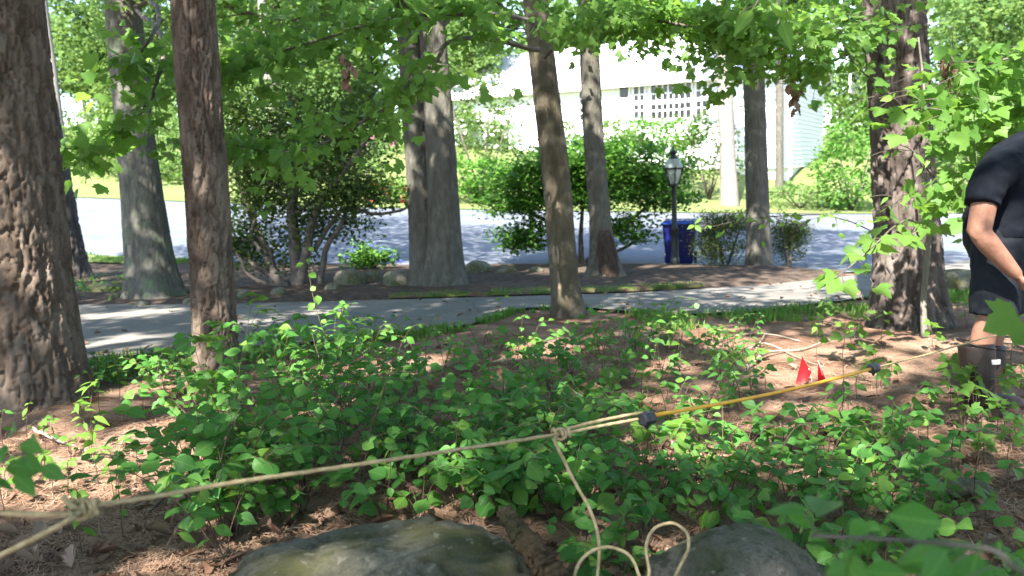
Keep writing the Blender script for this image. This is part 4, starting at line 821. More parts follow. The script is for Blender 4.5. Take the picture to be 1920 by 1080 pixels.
for (kc, s) in ((K1, 1.0), (K2, .9)):
    m_ = MB()
    t = np.linspace(0, 1, 46); a = t*2*np.pi*2.6
    ring = np.stack([(t-.5)*.05*s, np.cos(a)*.0125*s, np.sin(a)*.0135*s], 1); rope_tube(m_, kc+ring, RR*.95, rb, .004)
    a = t*2*np.pi*1.2+1; ring = np.stack([np.cos(a)*.016*s+.008, np.sin(a)*.006, np.sin(a)*.014*s], 1); rope_tube(m_, kc+ring+[-.01, -.008, 0], RR*.95, rb, .004)
    if s == 1: rope_tube(m_, [K1+[.0, -.01, 0], K1+[-.012, -.018, .012], K1+[-.024, -.02, .03]], RR*1.1, rb, .003)
    m_.obj('knot', 'rope', rope)
T = lambda x, y, dd=0: P(x, y, 2.02+dd)
m_ = MB(); rope_tube(m_, [K2+[-.012, -.012, .0], T(1040, 826, -.01), T(1056, 860), T(1078, 905), T(1106, 955), T(1122, 1010), T(1121, 1068), T(1108, 1125), T(1076, 1120, -.05), T(1078, 1074, -.06), T(1102, 1038, -.06), T(1142, 1026, -.02), T(1180, 1042, 0), T(1198, 1078), T(1206, 1112), T(1217, 1074, .03), T(1211, 1026, .04), T(1226, 992, .06), T(1260, 981, .06), T(1287, 998, .02), T(1290, 1030), T(1273, 1065), T(1254, 1110, -.05)], RR, rb)
m_.obj('tail', 'rope', rope)
m_ = MB(); fa = rp(1640, 690); rope_tube(m_, [rp(1646, 688), rp(1740, 664), rp(1850, 633), rp(1990, 598), rp(2100, 572), np.array([4.56, 5.57, .32])], RR*.85, fa)
rope2 = empty('rope', fa, 'tan rope running from the yellow cord past the brown boot', 'rope'); m_.obj('line', 'rope', rope2)
ya = rp(1222, 780); yc = empty('elastic_cord', ya, 'taut yellow elastic cord with black end clamps tied into the rope', 'cord')
yp = np.linspace(0, 1, 30)[:, None]; y0_, y1_ = rp(1228, 778), rp(1632, 692); yl = y0_*(1-yp)+y1_*yp; yl[:, 2] -= .012*np.sin(np.pi*yp[:, 0])
MB().tube(yl, .0058, 10, ya).obj('cord', 'yellow', yc)
for (px, py, dx) in ((1213, 785, 1), (1638, 690, -1)):
    c = rp(px, py)-ya; ax = unit(y1_-y0_); m_ = MB(); m_.tube([c-ax*.022, c-ax*.020, c+ax*.020, c+ax*.022], [.013, .019, .019, .013], 10); cl = m_.obj('clamp', 'black', yc, False)
    MB().tube([c-ax*.01-[0, 0, .012], c-[0, 0, .026], c+ax*.012-[0, 0, .014]], .006, 6).obj('hook', 'black', cl)
    MB().tube([c-ax*.008, c+ax*.008], .0205, 10).obj('collar', 'black', cl, False)
for k, (px, py, fl, lab) in enumerate(((1507, 722, [(1504, 668), (1522, 698), (1508, 722), (1492, 722)], 'broad red marker flag leaning on its wire in sunlit needles'), (1546, 724, [(1534, 676), (1540, 690), (1552, 724), (1534, 716)], 'narrow folded red marker flag beside the broad one'))):
    b = G(px, py); D = proj(b)[2]; b[2] = GZ(b[0], b[1])
    fo = empty('marker_flag', b, lab, 'flag', 'red marker flags'); q = [P(x, y, D-.02+.02*(i % 2))-b for i, (x, y) in enumerate(fl)]
    t0 = P(px+(18 if k == 0 else 3), py, D)-b; wt = (P(1516, 690, D)-b) if k == 0 else q[0]
    MB().tube([t0+[0, 0, -.05], (t0+wt)/2, wt], .0018, 6).obj('wire', 'wire', fo)
    n = 10; vv = []; u_ = np.linspace(0, 1, n)
    for a in u_:
        for b_ in u_:
            pt = (q[0]*(1-a)+q[1]*a)*(1-b_)+(q[3]*(1-a)+q[2]*a)*b_; pt = pt + np.array([0, .006*math.sin(a*3+b_*2), 0]); vv.append(pt)
    link('flag', newmesh('flag', vv, grid_faces(n, n), 'flag'), fo)

# ------------------------------------------------------------------ fallen wood
def stick(name, label, pts, r0, r1, m, cat='stick', group=None, n=24, sides=8, jag=0.):
    p = spline(pts, n); b = p[0]; rr = np.linspace(r0, r1, n)*(1+.25*fbm(np.stack([np.arange(n)*.7, np.zeros(n), np.zeros(n)+r0*999], 1), 2)*2)
    p = p+np.stack([fbm(np.stack([np.arange(n)*.35+k*9, np.zeros(n), np.zeros(n)+r0*777], 1), 2) for k in range(3)], 1)*r0*jag
    o = MB().tube(p, rr, sides, b).obj(name, m, None, True, b); return tag(o, label, cat, group)
o = stick('broken_branch', 'thick rotten broken branch leaning beside the mossy boulder', [P(944, 958, 2.12), P(975, 1000, 2.06), P(1008, 1045, 2.0), P(1040, 1090, 1.95), P(1075, 1150, 1.9)], .019, .044, 'stick', 'branch', n=90, sides=28, jag=.5)
me = o.data; n = len(me.vertices); co = np.empty(n*3, np.float32); me.vertices.foreach_get('co', co); co = co.reshape(-1, 3); no = np.empty(n*3, np.float32); me.vertices.foreach_get('normal', no)
ax_ = unit(co[-1]-co[0]); al = co @ ax_; pe = co-al[:, None]*ax_; co += no.reshape(-1, 3)*(fbm(pe*130+(al*9)[:, None]+3, 3)*.03+fbm(pe*40+(al*5)[:, None], 2)*.025)[:, None]; me.vertices.foreach_set('co', co.ravel()); me.update()
def gp(px, py, up=.01):
    q = G(px, py); q[2] = GZ(q[0], q[1])+up; return q
for k, (a, m, r0) in enumerate((([(1396, 700), (1440, 668), (1500, 655), (1560, 640)], 'palewood', .012), ([(1405, 655), (1440, 650), (1490, 668), (1540, 700)], 'palewood', .008), ([(1340, 640), (1420, 632), (1500, 640)], 'palewood', .009), ([(1400, 690), (1430, 640), (1440, 625)], 'palewood', .006), ([(300, 725), (360, 712), (420, 706)], 'twig', .008), ([(60, 812), (110, 838), (150, 850)], 'palewood', .010), ([(1480, 972), (1540, 940), (1620, 930)], 'twig', .006), ([(860, 880), (960, 868), (1060, 880)], 'twig', .005), ([(960, 920), (1080, 905), (1160, 915)], 'twig', .005), ([(1180, 920), (1260, 890), (1330, 905)], 'twig', .005), ([(560, 830), (640, 850), (700, 835)], 'twig', .005), ([(1600, 870), (1680, 850), (1730, 858)], 'twig', .005), ([(280, 960), (330, 930), (380, 935)], 'twig', .006), ([(1030, 735), (1080, 700), (1150, 690)], 'palewood', .006), ([(1780, 840), (1840, 830), (1900, 845)], 'twig', .006))):
    stick('fallen_stick', 'thin pale dry stick lying on the pine needles' if m == 'palewood' else 'thin dark twig lying among the ground plants', [gp(x, y, .015+.02*(j % 2)) for j, (x, y) in enumerate(a)], r0, r0*.5, m, 'stick', 'sticks fallen on the forest floor', jag=1.5)

# ------------------------------------------------------------------ leaf litter and needles (on the ground)
g = np.random.default_rng(21); cand = []
while len(cand) < 1000:
    px, py = g.uniform(-150, 2070), 640+500*g.random()**.8
    q = G(px, py)
    if q[1] > float(dn(q[0]))-.1 or q[1] < 1.2: continue
    cl_ = vnoise(np.array([q[0]*1.6, q[1]*1.6, 5.])); 
    if g.random() > .25+cl_: continue
    cand.append((q[0], q[1], g.uniform(.045, .10), 1/proj(q)[2]))
cand.sort(key=lambda c_: -c_[2]*c_[3])
for (x, y, s, _) in cand[:300]:
    a = g.random()*6.28; put_leaf(LEAF['oakdead'][int(g.integers(0, 6))], ground, (x, y, GZ(x, y)+.012+g.random()*.02), (math.cos(a), math.sin(a), g.normal()*.22), (g.normal()*.35, g.normal()*.35, 1), s, 'dead_leaf')
lv, lf, lr, nv = [], [], [], 0
srcs = [(np.array([v_.co[:] for v_ in me_.vertices]), [tuple(p_.vertices) for p_ in me_.polygons]) for me_ in LEAF['oakdead']]
for (x, y, s, _) in cand[300:]:
    a = g.random()*6.28; mt = np.array(lmat((x, y, GZ(x, y)+.008+g.random()*.015), (math.cos(a), math.sin(a), g.normal()*.2), (g.normal()*.3, g.normal()*.3, 1), s))
    v0, f0 = srcs[int(g.integers(0, 6))]; lv.append(v0 @ mt[:3, :3].T + mt[:3, 3]); lf += [tuple(i+nv for i in q) for q in f0]; nv += len(v0); lr.append(np.full(len(v0), g.random()))
for k_ in range(60):
    x, y = (-.33, 2.0) if k_ % 2 else (.58, 2.1); a = g.random()*6.28; rr0 = g.uniform(.42, .62) if k_ % 2 else g.uniform(.28, .45); x, y = x+math.cos(a)*rr0, y+math.sin(a)*rr0*.85
    mt = np.array(lmat((x, y, GZ(x, y)+.02), (math.cos(a*3), math.sin(a*3), g.normal()*.3), (g.normal()*.4, g.normal()*.4, 1), g.uniform(.05, .1)))
    v0, f0 = srcs[int(g.integers(0, 6))]; lv.append(v0 @ mt[:3, :3].T + mt[:3, 3]); lf += [tuple(i+nv for i in q) for q in f0]; nv += len(v0); lr.append(np.full(len(v0), g.random()))
lit = link('leaf_litter', newmesh('leaf_litter', np.concatenate(lv), lf, 'dead', True, np.concatenate(lr)), ground); lit['kind'] = 'stuff'
dl = []
for k in range(240):
    x = g.uniform(-6, 6); t = g.random(); y = float(dn(x)*(1-t**1.5)+df(x)*t**1.5)
    a = g.random()*6.28; dl.append(lmat((x, y, float(hgt(x, y))+.032), (math.cos(a), math.sin(a), g.normal()*.15), (g.normal()*.2, g.normal()*.2, 1), g.uniform(.04, .09)))
n = 46000; px = g.uniform(-200, 2100, n); py = 620+520*g.random(n)**.9
dirs = _f[None]+((px-960)/F)[:, None]*_r-((py-540)/F)[:, None]*_u; t = -CAM[2]/dirs[:, 2]; q = CAM+dirs*t[:, None]
q = q[(q[:, 1] < dn(q[:, 0])-.05)]; n = len(q); z = hgt(q[:, 0], q[:, 1])+floor_bump(q[:, 0], q[:, 1])+.004+g.random(n)*.016
a = g.random(n)*6.28; ln = g.uniform(.05, .11, n)/2; hx_ = np.stack([np.cos(a)*ln, np.sin(a)*ln, g.normal(size=n)*.1*ln], 1); sd_ = np.stack([-np.sin(a), np.cos(a), np.zeros(n)], 1)*.0011; c0 = np.stack([q[:, 0], q[:, 1], z], 1)
bend = sd_*g.normal(size=(n, 1))*5
V = np.stack([c0-hx_-sd_, c0-hx_+sd_, c0+bend+sd_, c0+bend-sd_, c0+hx_+sd_*.5, c0+hx_-sd_*.5], 1).reshape(-1, 3); b = np.arange(n)[:, None]*6
nee = link('needle_litter', newmesh('needle_litter', V, np.concatenate([b+[0, 3, 2, 1], b+[3, 5, 4, 2]]), 'needle', False, np.repeat(g.random(n), 6)), ground); nee['kind'] = 'stuff'

# ------------------------------------------------------------------ undergrowth
DL = dl
def plant(base, height, n_st, per, kind, size, label, group, spread=.5, lean=(0, 0), name='vine_seedling', cat='plant', stem='stem_red', low=.2, tilt=.45, seed=0, droop=.2, rs=.0022):
    g = np.random.default_rng(seed); b = np.array(base); r_ = empty(name, b, label, cat, group); mb = MB(); jobs = []
    for s_ in range(n_st):
        a = s_*6.28/n_st+g.random()*1.5; h = height*g.uniform(.65, 1.1); out = spread*height*g.uniform(.5, 1.3) if n_st > 1 else spread*height*.3*g.random()
        dx = np.array([math.cos(a)*out+lean[0]*h, math.sin(a)*out+lean[1]*h, 0])
        sp = spline([(0, 0, -.02), dx*.25+[0, 0, h*.5], dx*.65+[0, 0, h*.9], dx*1.15+[0, 0, h*(1-droop*.5*n_st/(n_st+1))]], 14); sp += np.stack([fbm(sp*9+seed+k*5, 2) for k in range(3)], 1)*.03
        mb.tube(sp, np.linspace(rs, rs*.45, 14), 5)
        nl = max(2, int(per*g.uniform(.75, 1.25)))
        for j in range(nl):
            t = low+(1-low)*(j+.5*g.random())/nl; i = min(12, int(t*13)); pos = sp[i]*(1-(t*13-i))+sp[i+1]*(t*13-i) if i < 13 else sp[13]
            ha = a+(j % 2*2-1)*g.uniform(.5, 1.5)+j*.25 if n_st > 1 else j*2.4+g.normal()*.3
            jobs.append((pos, (math.cos(ha), math.sin(ha), g.normal()*.25-.05), (g.normal()*tilt, -.30+g.normal()*tilt, 1), size*g.uniform(.6, 1.2)*(1-.25*t)))
    mb.obj('stem', stem, r_); ms = LEAF[kind]
    lt = LEAF.get(kind+'_light') if kind.endswith('_leaf') else None
    for pos, hd, up, sz in jobs:
        mm = lt if lt and g.random() < .12 else ms; put_leaf(mm[int(g.integers(0, len(mm)))], r_, pos, hd, up, sz)
    return r_
g = np.random.default_rng(33)
def scatter(n, regions, mind, fn):
    done = []; tries = 0
    while len(done) < n and tries < n*60:
        tries += 1; x0, x1, y0, y1 = regions[int(g.integers(0, len(regions)))]; px, py = g.uniform(x0, x1), g.uniform(y0, y1)
        if any(((px-a)/1.6)**2+(py-b)**2 < mind**2 for a, b in done): continue
        if 1440 < px < 1600 and 690 < py < 800: continue
        q = G(px, py)
        if q[1] > float(dn(q[0]))-.15: continue
        q[2] = GZ(q[0], q[1]); done.append((px, py)); fn(q, px, py, len(done))
GV = 'round-leaved vines in the thicket'
def THK(px, py, kd):
    where = ('at the edge of the thicket next to the sun patch' if px < 470 else 'in the thicket directly behind the mossy boulder' if px < 800 and py > 860 else 'in the thicket beyond the taut rope' if px < 800 else 'in the thicket below the rope knot' if py > 840 else 'in the thicket behind the doubled rope')
    return ('round-leaved' if kd == 'round_leaf' else 'pointed-leaved')+' green vine '+where
def f1(q, px, py, k):
    h = g.uniform(.26, .46)*(1.15 if px < 700 else .85); kd_ = 'round_leaf' if g.random() < .7 else 'ovate_leaf'
    plant(q, h, int(g.integers(3, 6)), 8, kd_, g.uniform(.068, .094), THK(px, py, kd_), GV, .75, name='ground_vine', seed=1000+k)
scatter(98, [(350, 640, 740, 980), (480, 1000, 720, 960), (640, 1080, 700, 960), (380, 560, 860, 1010), (760, 1120, 780, 960), (340, 460, 920, 1050), (640, 1100, 880, 985)], 17, f1)
def f2(q, px, py, k):
    kd_ = ('round_leaf', 'ovate_leaf', 'ovate_leaf', 'maple')[int(g.integers(0, 4))]
    where = 'on the needles between clamp and flags' if px < 1450 and py < 850 else 'on the needles behind the grey boulder' if px < 1500 else 'on the needles around the small sunken stone' if py > 860 else 'on the needles in front of the brown boot' if px > 1700 else 'on the needles under the yellow cord'
    plant(q, g.uniform(.09, .24), 1, int(g.integers(5, 9)), kd_, g.uniform(.058, .088), {'round_leaf': 'low round-leaved seedling ', 'ovate_leaf': 'low oval-leaved seedling ', 'maple': 'low lobe-leaved seedling '}[kd_]+where, 'low seedlings on the needle floor', .6, name='maple_seedling' if kd_ == 'maple' else 'woodland_seedling', low=.45, seed=2000+k)
scatter(100, [(1080, 1900, 740, 960), (1100, 1500, 860, 1010), (1500, 1920, 720, 900), (1560, 1900, 840, 1000), (1250, 1600, 780, 960), (1080, 1350, 780, 900)], 17, f2)
def VB(px, py, kd):
    return ('round-leaved' if kd == 'round_leaf' else 'pointed-leaved')+' vine sprawling '+('under the black clamp' if px < 1300 and py < 870 else 'behind the loose rope loops' if px < 1300 else 'behind the grey boulder' if px < 1500 else 'on the needles before the small sunken stone')
def f1b(q, px, py, k):
    kd_ = 'round_leaf' if g.random() < .5 else 'ovate_leaf'
    plant(q, g.uniform(.16, .34), int(g.integers(2, 4)), 7, kd_, g.uniform(.062, .09), VB(px, py, kd_), 'vines beyond the rope tail', .9, name='ground_vine', seed=1500+k)
scatter(52, [(1000, 1400, 740, 960), (1080, 1560, 820, 1000), (1380, 1700, 820, 980), (1480, 1760, 930, 1040)], 19, f1b)
def f1c(q, px, py, k):
    plant(q, g.uniform(.14, .24), int(g.integers(2, 4)), 6, 'ovate_leaf' if g.random() < .5 else 'round_leaf', g.uniform(.07, .095), 'low broad-leaved vine creeping around the foot of the grey boulder', 'vines around the grey boulder', .9, name='ground_vine', seed=1700+k, low=.15)
scatter(16, [(1050, 1240, 960, 1120), (1560, 1900, 990, 1120), (1480, 1640, 960, 1080)], 17, f1c)
scatter(10, [(860, 1080, 930, 1000)], 14, lambda q, px, py, k: plant(q, g.uniform(.18, .3), 3, 6, 'round_leaf', g.uniform(.08, .1), 'broad-leaved vine between the mossy boulder and the broken branch', 'vines by the broken branch', .8, name='ground_vine', seed=1800+k, low=.15))
def f3(q, px, py, k):
    plant(q, g.uniform(.22, .42), int(g.integers(2, 4)), 6, 'ovate_leaf' if g.random() < .6 else 'round_leaf', g.uniform(.06, .09), 'leafy green plant '+('beside the slim pine' if px < 600 else 'in front of the driveway between the slim pine and the double oak' if px < 900 else 'in front of the peeled maple' if px < 1150 else 'in front of the driveway beyond the black clamp'), 'plants along the near driveway edge', .6, name='leafy_plant', seed=3000+k)
scatter(46, [(440, 900, 660, 720), (560, 1400, 640, 700), (1100, 1420, 640, 690), (900, 1300, 660, 730)], 12, f3)
def f3b(q, px, py, k):
    plant(q, g.uniform(.10, .22), int(g.integers(1, 3)), 6, ('round_leaf', 'ovate_leaf', 'ovate_leaf_light', 'lance_leaf_light')[int(g.integers(0, 4))], g.uniform(.055, .08), 'small green seedling on the bare needles '+('between the rope knot and the peeled maple' if px < 1200 else 'between the yellow cord and the driveway'), 'seedlings on the bare needles', .6, name='seedling', low=.3, seed=3500+k)
scatter(62, [(860, 1180, 640, 780), (1100, 1440, 650, 780), (1300, 1700, 720, 840), (1150, 1420, 620, 680)], 12, f3b)
def f4(q, px, py, k):
    plant(q, g.uniform(.12, .3), 1, int(g.integers(5, 9)), ('ovate_leaf_light', 'ovate_leaf_light', 'ovate_leaf')[int(g.integers(0, 3))], g.uniform(.05, .075), 'small green plant on the sunlit needles beside the massive pine', 'small plants beside the massive pine', .5, name='small_plant', low=.35, seed=4000+k)
scatter(30, [(0, 320, 760, 800), (0, 160, 850, 1000), (100, 480, 880, 1060), (160, 480, 730, 790)], 24, f4)
def f5(q, px, py, k):
    plant(q, g.uniform(.16, .3), int(g.integers(1, 3)), 6, 'maple' if g.random() < .5 else 'ovate_leaf_light', g.uniform(.07, .1), 'light green maple seedling at the foot of the rough trunk', 'maple seedlings by the rough trunk', .5, name='maple_seedling', seed=5000+k, low=.3)
scatter(20, [(1420, 1780, 640, 700), (1740, 1920, 600, 680), (1500, 1700, 610, 640), (1760, 1920, 700, 820)], 14, f5)
# plants with a look of their own
plant(gp(172, 868, 0), .40, 2, 13, 'lance_leaf_light', .085, 'bright yellow green seedling with narrow leaves standing in the sun patch', None, .14, seed=61, low=.25, tilt=.3, stem='stem', name='seedling')
plant(gp(215, 930, 0), .26, 2, 9, 'lance_leaf_light', .075, 'smaller yellow green seedling just below the bright narrow-leaved one', None, .3, seed=62, low=.3, stem='stem', name='seedling')
plant(gp(455, 760, 0), .62, 5, 11, 'ovate_leaf_light', .10, 'light green leafy shoots rising beside the slim pine', None, .45, seed=63, low=.45, stem='stem', name='shrub_sapling')
plant(gp(630, 715, 0), .55, 5, 12, 'lance_leaf', .11, 'bushy narrow-leaved plant rising in front of the driveway', None, .35, seed=64, low=.35, stem='stem', name='shrub_sapling')
plant(gp(520, 765, 0), .58, 6, 11, 'ovate_leaf', .095, 'tall bushy clump of mid green leaves right beside the light shoots', None, .5, seed=161, low=.25, stem='stem', name='shrub_sapling')
plant(gp(575, 745, 0), .55, 5, 11, 'round_leaf', .10, 'tall round-leaved clump between the light shoots and the narrow-leaved plant', None, .5, seed=162, low=.25, name='shrub_sapling')
plant(gp(400, 800, 0), .48, 5, 10, 'round_leaf', .095, 'bushy round-leaved clump at the foot of the slim pine', None, .55, seed=163, low=.25, name='shrub_sapling')
plant(gp(690, 720, 0), .5, 4, 10, 'lance_leaf_light', .10, 'light narrow-leaved plant beside the bushy one before the driveway', None, .4, seed=65, low=.4, stem='stem', name='shrub_sapling')
plant(gp(1205, 800, 0), .36, 2, 11, 'round_leaf_light', .055, 'sunlit pale green sprig behind the black clamp', None, .15, seed=66, low=.2, stem='stem', name='seedling')
plant(gp(1352, 738, 0), .34, 5, 10, 'ovate_leaf', .065, 'dense little bush beside the sunlit needles near the flags', None, .5, seed=67, low=.2, name='small_bush')
plant(gp(1130, 690, 0), .40, 4, 10, 'lance_leaf', .09, 'feathery green plant in front of the leaning peeled maple', None, .4, seed=68, low=.25, stem='stem', name='shrub_sapling')
plant(gp(1050, 720, 0), .34, 2, 7, 'round_leaf', .095, 'pair of upright broad leaves on a stem before the peeled maple', None, .3, seed=69, low=.4, name='seedling')
plant(gp(930, 880, 0), .36, 4, 9, 'round_leaf', .08, 'vine with large overlapping leaves under the middle of the rope', None, .6, seed=70, low=.25)
plant(gp(1230, 960, 0), .24, 4, 9, 'ovate_leaf', .09, 'broad leaves growing between the loose rope loops', None, .7, seed=71, low=.3)
plant(gp(1170, 1000, 0), .24, 3, 8, 'ovate_leaf', .095, 'long leaves hanging behind the rope tail', None, .6, seed=72, low=.3)
plant(gp(1250, 900, 0), .30, 3, 8, 'round_leaf_light', .085, 'pale veined leaves catching light below the black clamp', None, .5, seed=73, low=.5)
plant(gp(1640, 900, 0), .16, 3, 7, 'ovate_leaf', .09, 'low plant with long shining leaves near the small stone', None, .9, seed=74, low=.3)
plant(gp(1640, 780, 0), .34, 1, 5, 'maple', .10, 'thin dark stem with lobed leaves under the black clamp', None, .1, seed=75, low=.55, name='maple_seedling')
plant(gp(1575, 840, 0), .5, 1, 5, 'maple', .10, 'thin upright seedling with lobed leaves beside the red flags', None, .1, seed=76, low=.6, name='maple_seedling')
plant(gp(1830, 800, 0), .30, 3, 7, 'maple', .10, 'lobed seedling leaves covering the front of the boot', None, .5, seed=77, low=.4, name='maple_seedling')
# climbing tendril
tp = [gp(640, 700, 0), P(606, 620, 5.3), P(588, 560, 5.3), P(580, 510, 5.3), P(582, 470, 5.3), P(576, 440, 5.3)]
tv = empty('climbing_vine', tp[0], 'thin climbing vine tip with heart-shaped leaves reaching above the driveway', 'vine'); MB().tube(spline(tp, 40), .0025, 5, tp[0]).obj('stem', 'stem', tv)
for k, (px, py) in enumerate(((606, 608), (598, 575), (600, 545), (582, 520), (588, 490), (578, 500), (583, 472), (600, 560))):
    put_leaf(LEAF['round_leaf_light'][k % 3], tv, P(px-6, py-8, 5.3)-tp[0], (math.cos(k*2), -.3, -.35), (math.sin(k)*.5, -.6, .8), .05+.02*(k % 2))
for k, pts in enumerate(([(322, 770), (350, 745), (372, 720), (380, 700), (388, 672)], [(186, 715), (200, 735), (206, 760), (214, 775)], [(318, 760), (330, 752), (352, 738), (368, 716), (362, 706), (352, 712)])):
    q = [gp(*pts[0], 0)]; D = proj(q[0])[2]; q += [P(x, y, D) for x, y in pts[1:]]; stick('dry_tendril', ('curly pale tendril standing before the slim pine', 'small pale curly tendril above the bright seedling', 'short hooked pale tendril before the slim pine')[k], q, .0035, .0018, 'palewood', 'tendril', None, 40, 5, 5.)

# ------------------------------------------------------------------ leafy branches in view
def joined_leaves(name, mats, meshes, m, parent, seed):
    g = np.random.default_rng(seed); src = [(np.array([v_.co[:] for v_ in q.vertices]), [tuple(p_.vertices) for p_ in q.polygons]) for q in meshes]; V, Fc, rr, nv = [], [], [], 0
    for mt in mats:
        a = np.array(mt); v0, f0 = src[int(g.integers(0, len(src)))]; V.append(v0 @ a[:3, :3].T + a[:3, 3]); Fc += [tuple(i+nv for i in q) for q in f0]; nv += len(v0); rr.append(np.full(len(v0), g.random()))
    o = link(name, newmesh(name, np.concatenate(V), Fc, m, True, np.concatenate(rr)), parent); o['kind'] = 'stuff'; return o
joined_leaves('leaf_litter', DL, LEAF['oakdead'], None, driveway, 5).data.materials.append(M['dead'])
def leafy(root, pts, r0, r1, n_tw, per, tl, size, kind, seed, tilt=.6, start=.15, droop=-.1, mat_='twig', up=(0, -.5, .8), flatness=.35, extra=0):
    g = np.random.default_rng(seed); off = np.array(root.location); p = np.array([P(*q) for q in pts]); n = 14*len(p); sp = spline(p, n); sp += np.stack([fbm(sp*2.2+seed+k*5, 2) for k in range(3)], 1)*min(.10, tl*.25)
    mb = MB(); mb.tube(sp, np.linspace(r0, r1, n), 6, off); jobs = []
    for k in range(n_tw):
        t = start+(1-start)*(k+g.random())/n_tw; i = min(n-2, int(t*(n-1))); st = sp[i]; d0 = unit(sp[i+1]-sp[i]); sd = unit(np.cross(d0, [0, 0, 1]))*(1 if k % 2 else -1)
        dr = unit(d0*g.uniform(.2, .9)+sd*g.uniform(.4, 1)+np.array([0, 0, droop+g.normal()*flatness])); ln = tl*g.uniform(.5, 1.25)
        tw = spline([st, st+dr*ln*.5+[0, 0, .08*ln], st+dr*ln-[0, 0, .05*ln]], 8); mb.tube(tw, np.linspace(min(max(.003, r1*.8), tl*.02), min(.0015, tl*.01), 8), 4, off)
        for j in range(per):
            u = (j+1)/per; pos = tw[min(7, int(u*7))]+g.normal(size=3)*.015; s2 = unit(np.cross(dr, [0, 0, 1]))*(1 if j % 2 else -1)
            hd = dr*.6+s2*g.uniform(.3, 1)+np.array([0, 0, -.25+g.normal()*.25]); jobs.append((pos-off, hd, np.array(up)+g.normal(size=3)*tilt, size*g.uniform(.65, 1.2)))
    br = mb.obj('branch', mat_, root); ms = LEAF[kind]
    if extra:
        more = []
        for pos, hd, u_, sz in jobs:
            for _ in range(extra): more.append(lmat(pos+g.normal(size=3)*[.11, .11, .05], hd+g.normal(size=3)*.5, u_+g.normal(size=3)*.4, sz*g.uniform(.6, 1.05)))
        joined_leaves('foliage', more, ms, None, br, seed).data.materials.append(ms[0].materials[0])
    for pos, hd, u_, sz in jobs: put_leaf(ms[int(g.integers(0, len(ms)))], br, pos, hd, u_, sz)
    return br
peel = TREES['peel'][0]; rough = TREES['rough'][0]; oak = TREES['oak'][0]
leafy(peel, [(1012, 95, 7.2), (860, 70, 6.6), (800, 130, 6.2), (660, 240, 6.1), (540, 285, 6.0), (425, 268, 6.0)], .022, .005, 30, 5, .5, .115, 'maple', 81, start=.25, extra=3)
leafy(peel, [(1008, 40, 7.2), (900, 25, 6.6), (760, 30, 6.2), (600, 70, 6.0), (480, 110, 6.0), (380, 130, 6.1)], .02, .004, 34, 5, .55, .12, 'maple', 82, extra=4)
leafy(peel, [(1020, 110, 7.2), (1080, 62, 6.6), (1160, 40, 6.2), (1280, 46, 5.9), (1400, 60, 5.7)], .02, .005, 32, 6, .5, .10, 'maple', 83, extra=7)
leafy(oak, [(255, 20, 11.2), (300, 60, 8), (300, 130, 6.4), (260, 210, 6.2), (210, 260, 6.2), (165, 290, 6.2)], .03, .004, 20, 5, .5, .13, 'maple', 84, start=.35, extra=1)
leafy(oak, [(240, -40, 11.2), (290, 10, 8), (290, 60, 6.4), (260, 110, 6.3), (240, 150, 6.3)], .03, .004, 12, 5, .5, .13, 'maple', 85, start=.45, extra=1)
leafy(rough, [(1665, 10, 7.0), (1600, 50, 6.3), (1520, 50, 6.0), (1430, 80, 5.8)], .018, .004, 20, 5, .5, .105, 'maple', 86, extra=4)
leafy(rough, [(1660, 60, 6.9), (1580, 110, 6.2), (1500, 120, 6.0), (1430, 130, 5.9)], .012, .003, 12, 5, .45, .10, 'maple', 87, extra=4)
leafy(rough, [(1740, 250, 6.9), (1680, 190, 6.2), (1600, 120, 6.0), (1560, 30, 6)], .010, .004, 6, 3, .3, .09, 'ovate_leaf_light', 88)
leafy(rough, [(1650, 440, 6.8), (1560, 405, 6.3), (1440, 408, 6.1), (1310, 432, 6.0)], .006, .002, 14, 3, .22, .07, 'ovate_leaf_light', 89, tilt=.4)
def bough(root, pts, r0, n_tw, per, tl, leaf, seed, m='maple'):
    g = np.random.default_rng(seed); off = np.array(root.location); p = np.array([P(*q) for q in pts]); n = 10*len(p); sp = spline(p, n); mb = MB(); mb.tube(sp, np.linspace(r0, r0*.2, n), 6, off); ps = []
    for k in range(n_tw):
        st = sp[int((.15+.84*(k+g.random())/n_tw)*(n-1))]; d = unit(g.normal(size=3)*[1, 1, .3]); e = st+d*tl*g.uniform(.5, 1.2)-[0, 0, .1]; mb.tube([st, (st+e)/2+[0, 0, .05], e], [r0*.25, r0*.18, .003], 4, off)
        t = g.random((per, 1)); ps.append(st*(1-t)+e*t+g.normal(size=(per, 3))*[.16, .16, .06])
    br = mb.obj('branch', 'twig', root); v, f, rr = leafcloud(np.concatenate(ps), leaf, .55, seed, .45); q = link('foliage', newmesh('foliage', v-off, f, m, False, rr), br); q['kind'] = 'stuff'
twin, rot, slim, pine_d = TREES['twin'][0], TREES['rot'][0], TREES['slim'][0], TREES['dark'][0]
bough(twin, [(815, 20, 11.8), (720, -30, 11.4), (600, 20, 11.9), (480, 60, 11.8)], .05, 26, 30, .8, .12, 801)
bough(twin, [(815, 60, 11.8), (900, -10, 12.2), (960, 30, 12.2), (1000, 70, 12)], .05, 20, 28, .7, .12, 802)
bough(rot, [(1104, 40, 12.5), (1200, -10, 12.3), (1320, 30, 12), (1420, 40, 11.8)], .05, 40, 36, .9, .12, 803)
bough(slim, [(1410, 40, 14.2), (1500, 0, 14), (1600, 30, 13.6), (1680, 60, 13.5)], .05, 28, 30, .9, .14, 804)
bough(slim, [(1411, 80, 14.2), (1340, 30, 14), (1240, 40, 13.6), (1150, 60, 13.4)], .05, 24, 30, .9, .14, 805)
bough(oak, [(240, 20, 11.4), (330, -20, 11.2), (450, 20, 11), (540, 40, 10.8)], .05, 20, 26, .7, .12, 807)
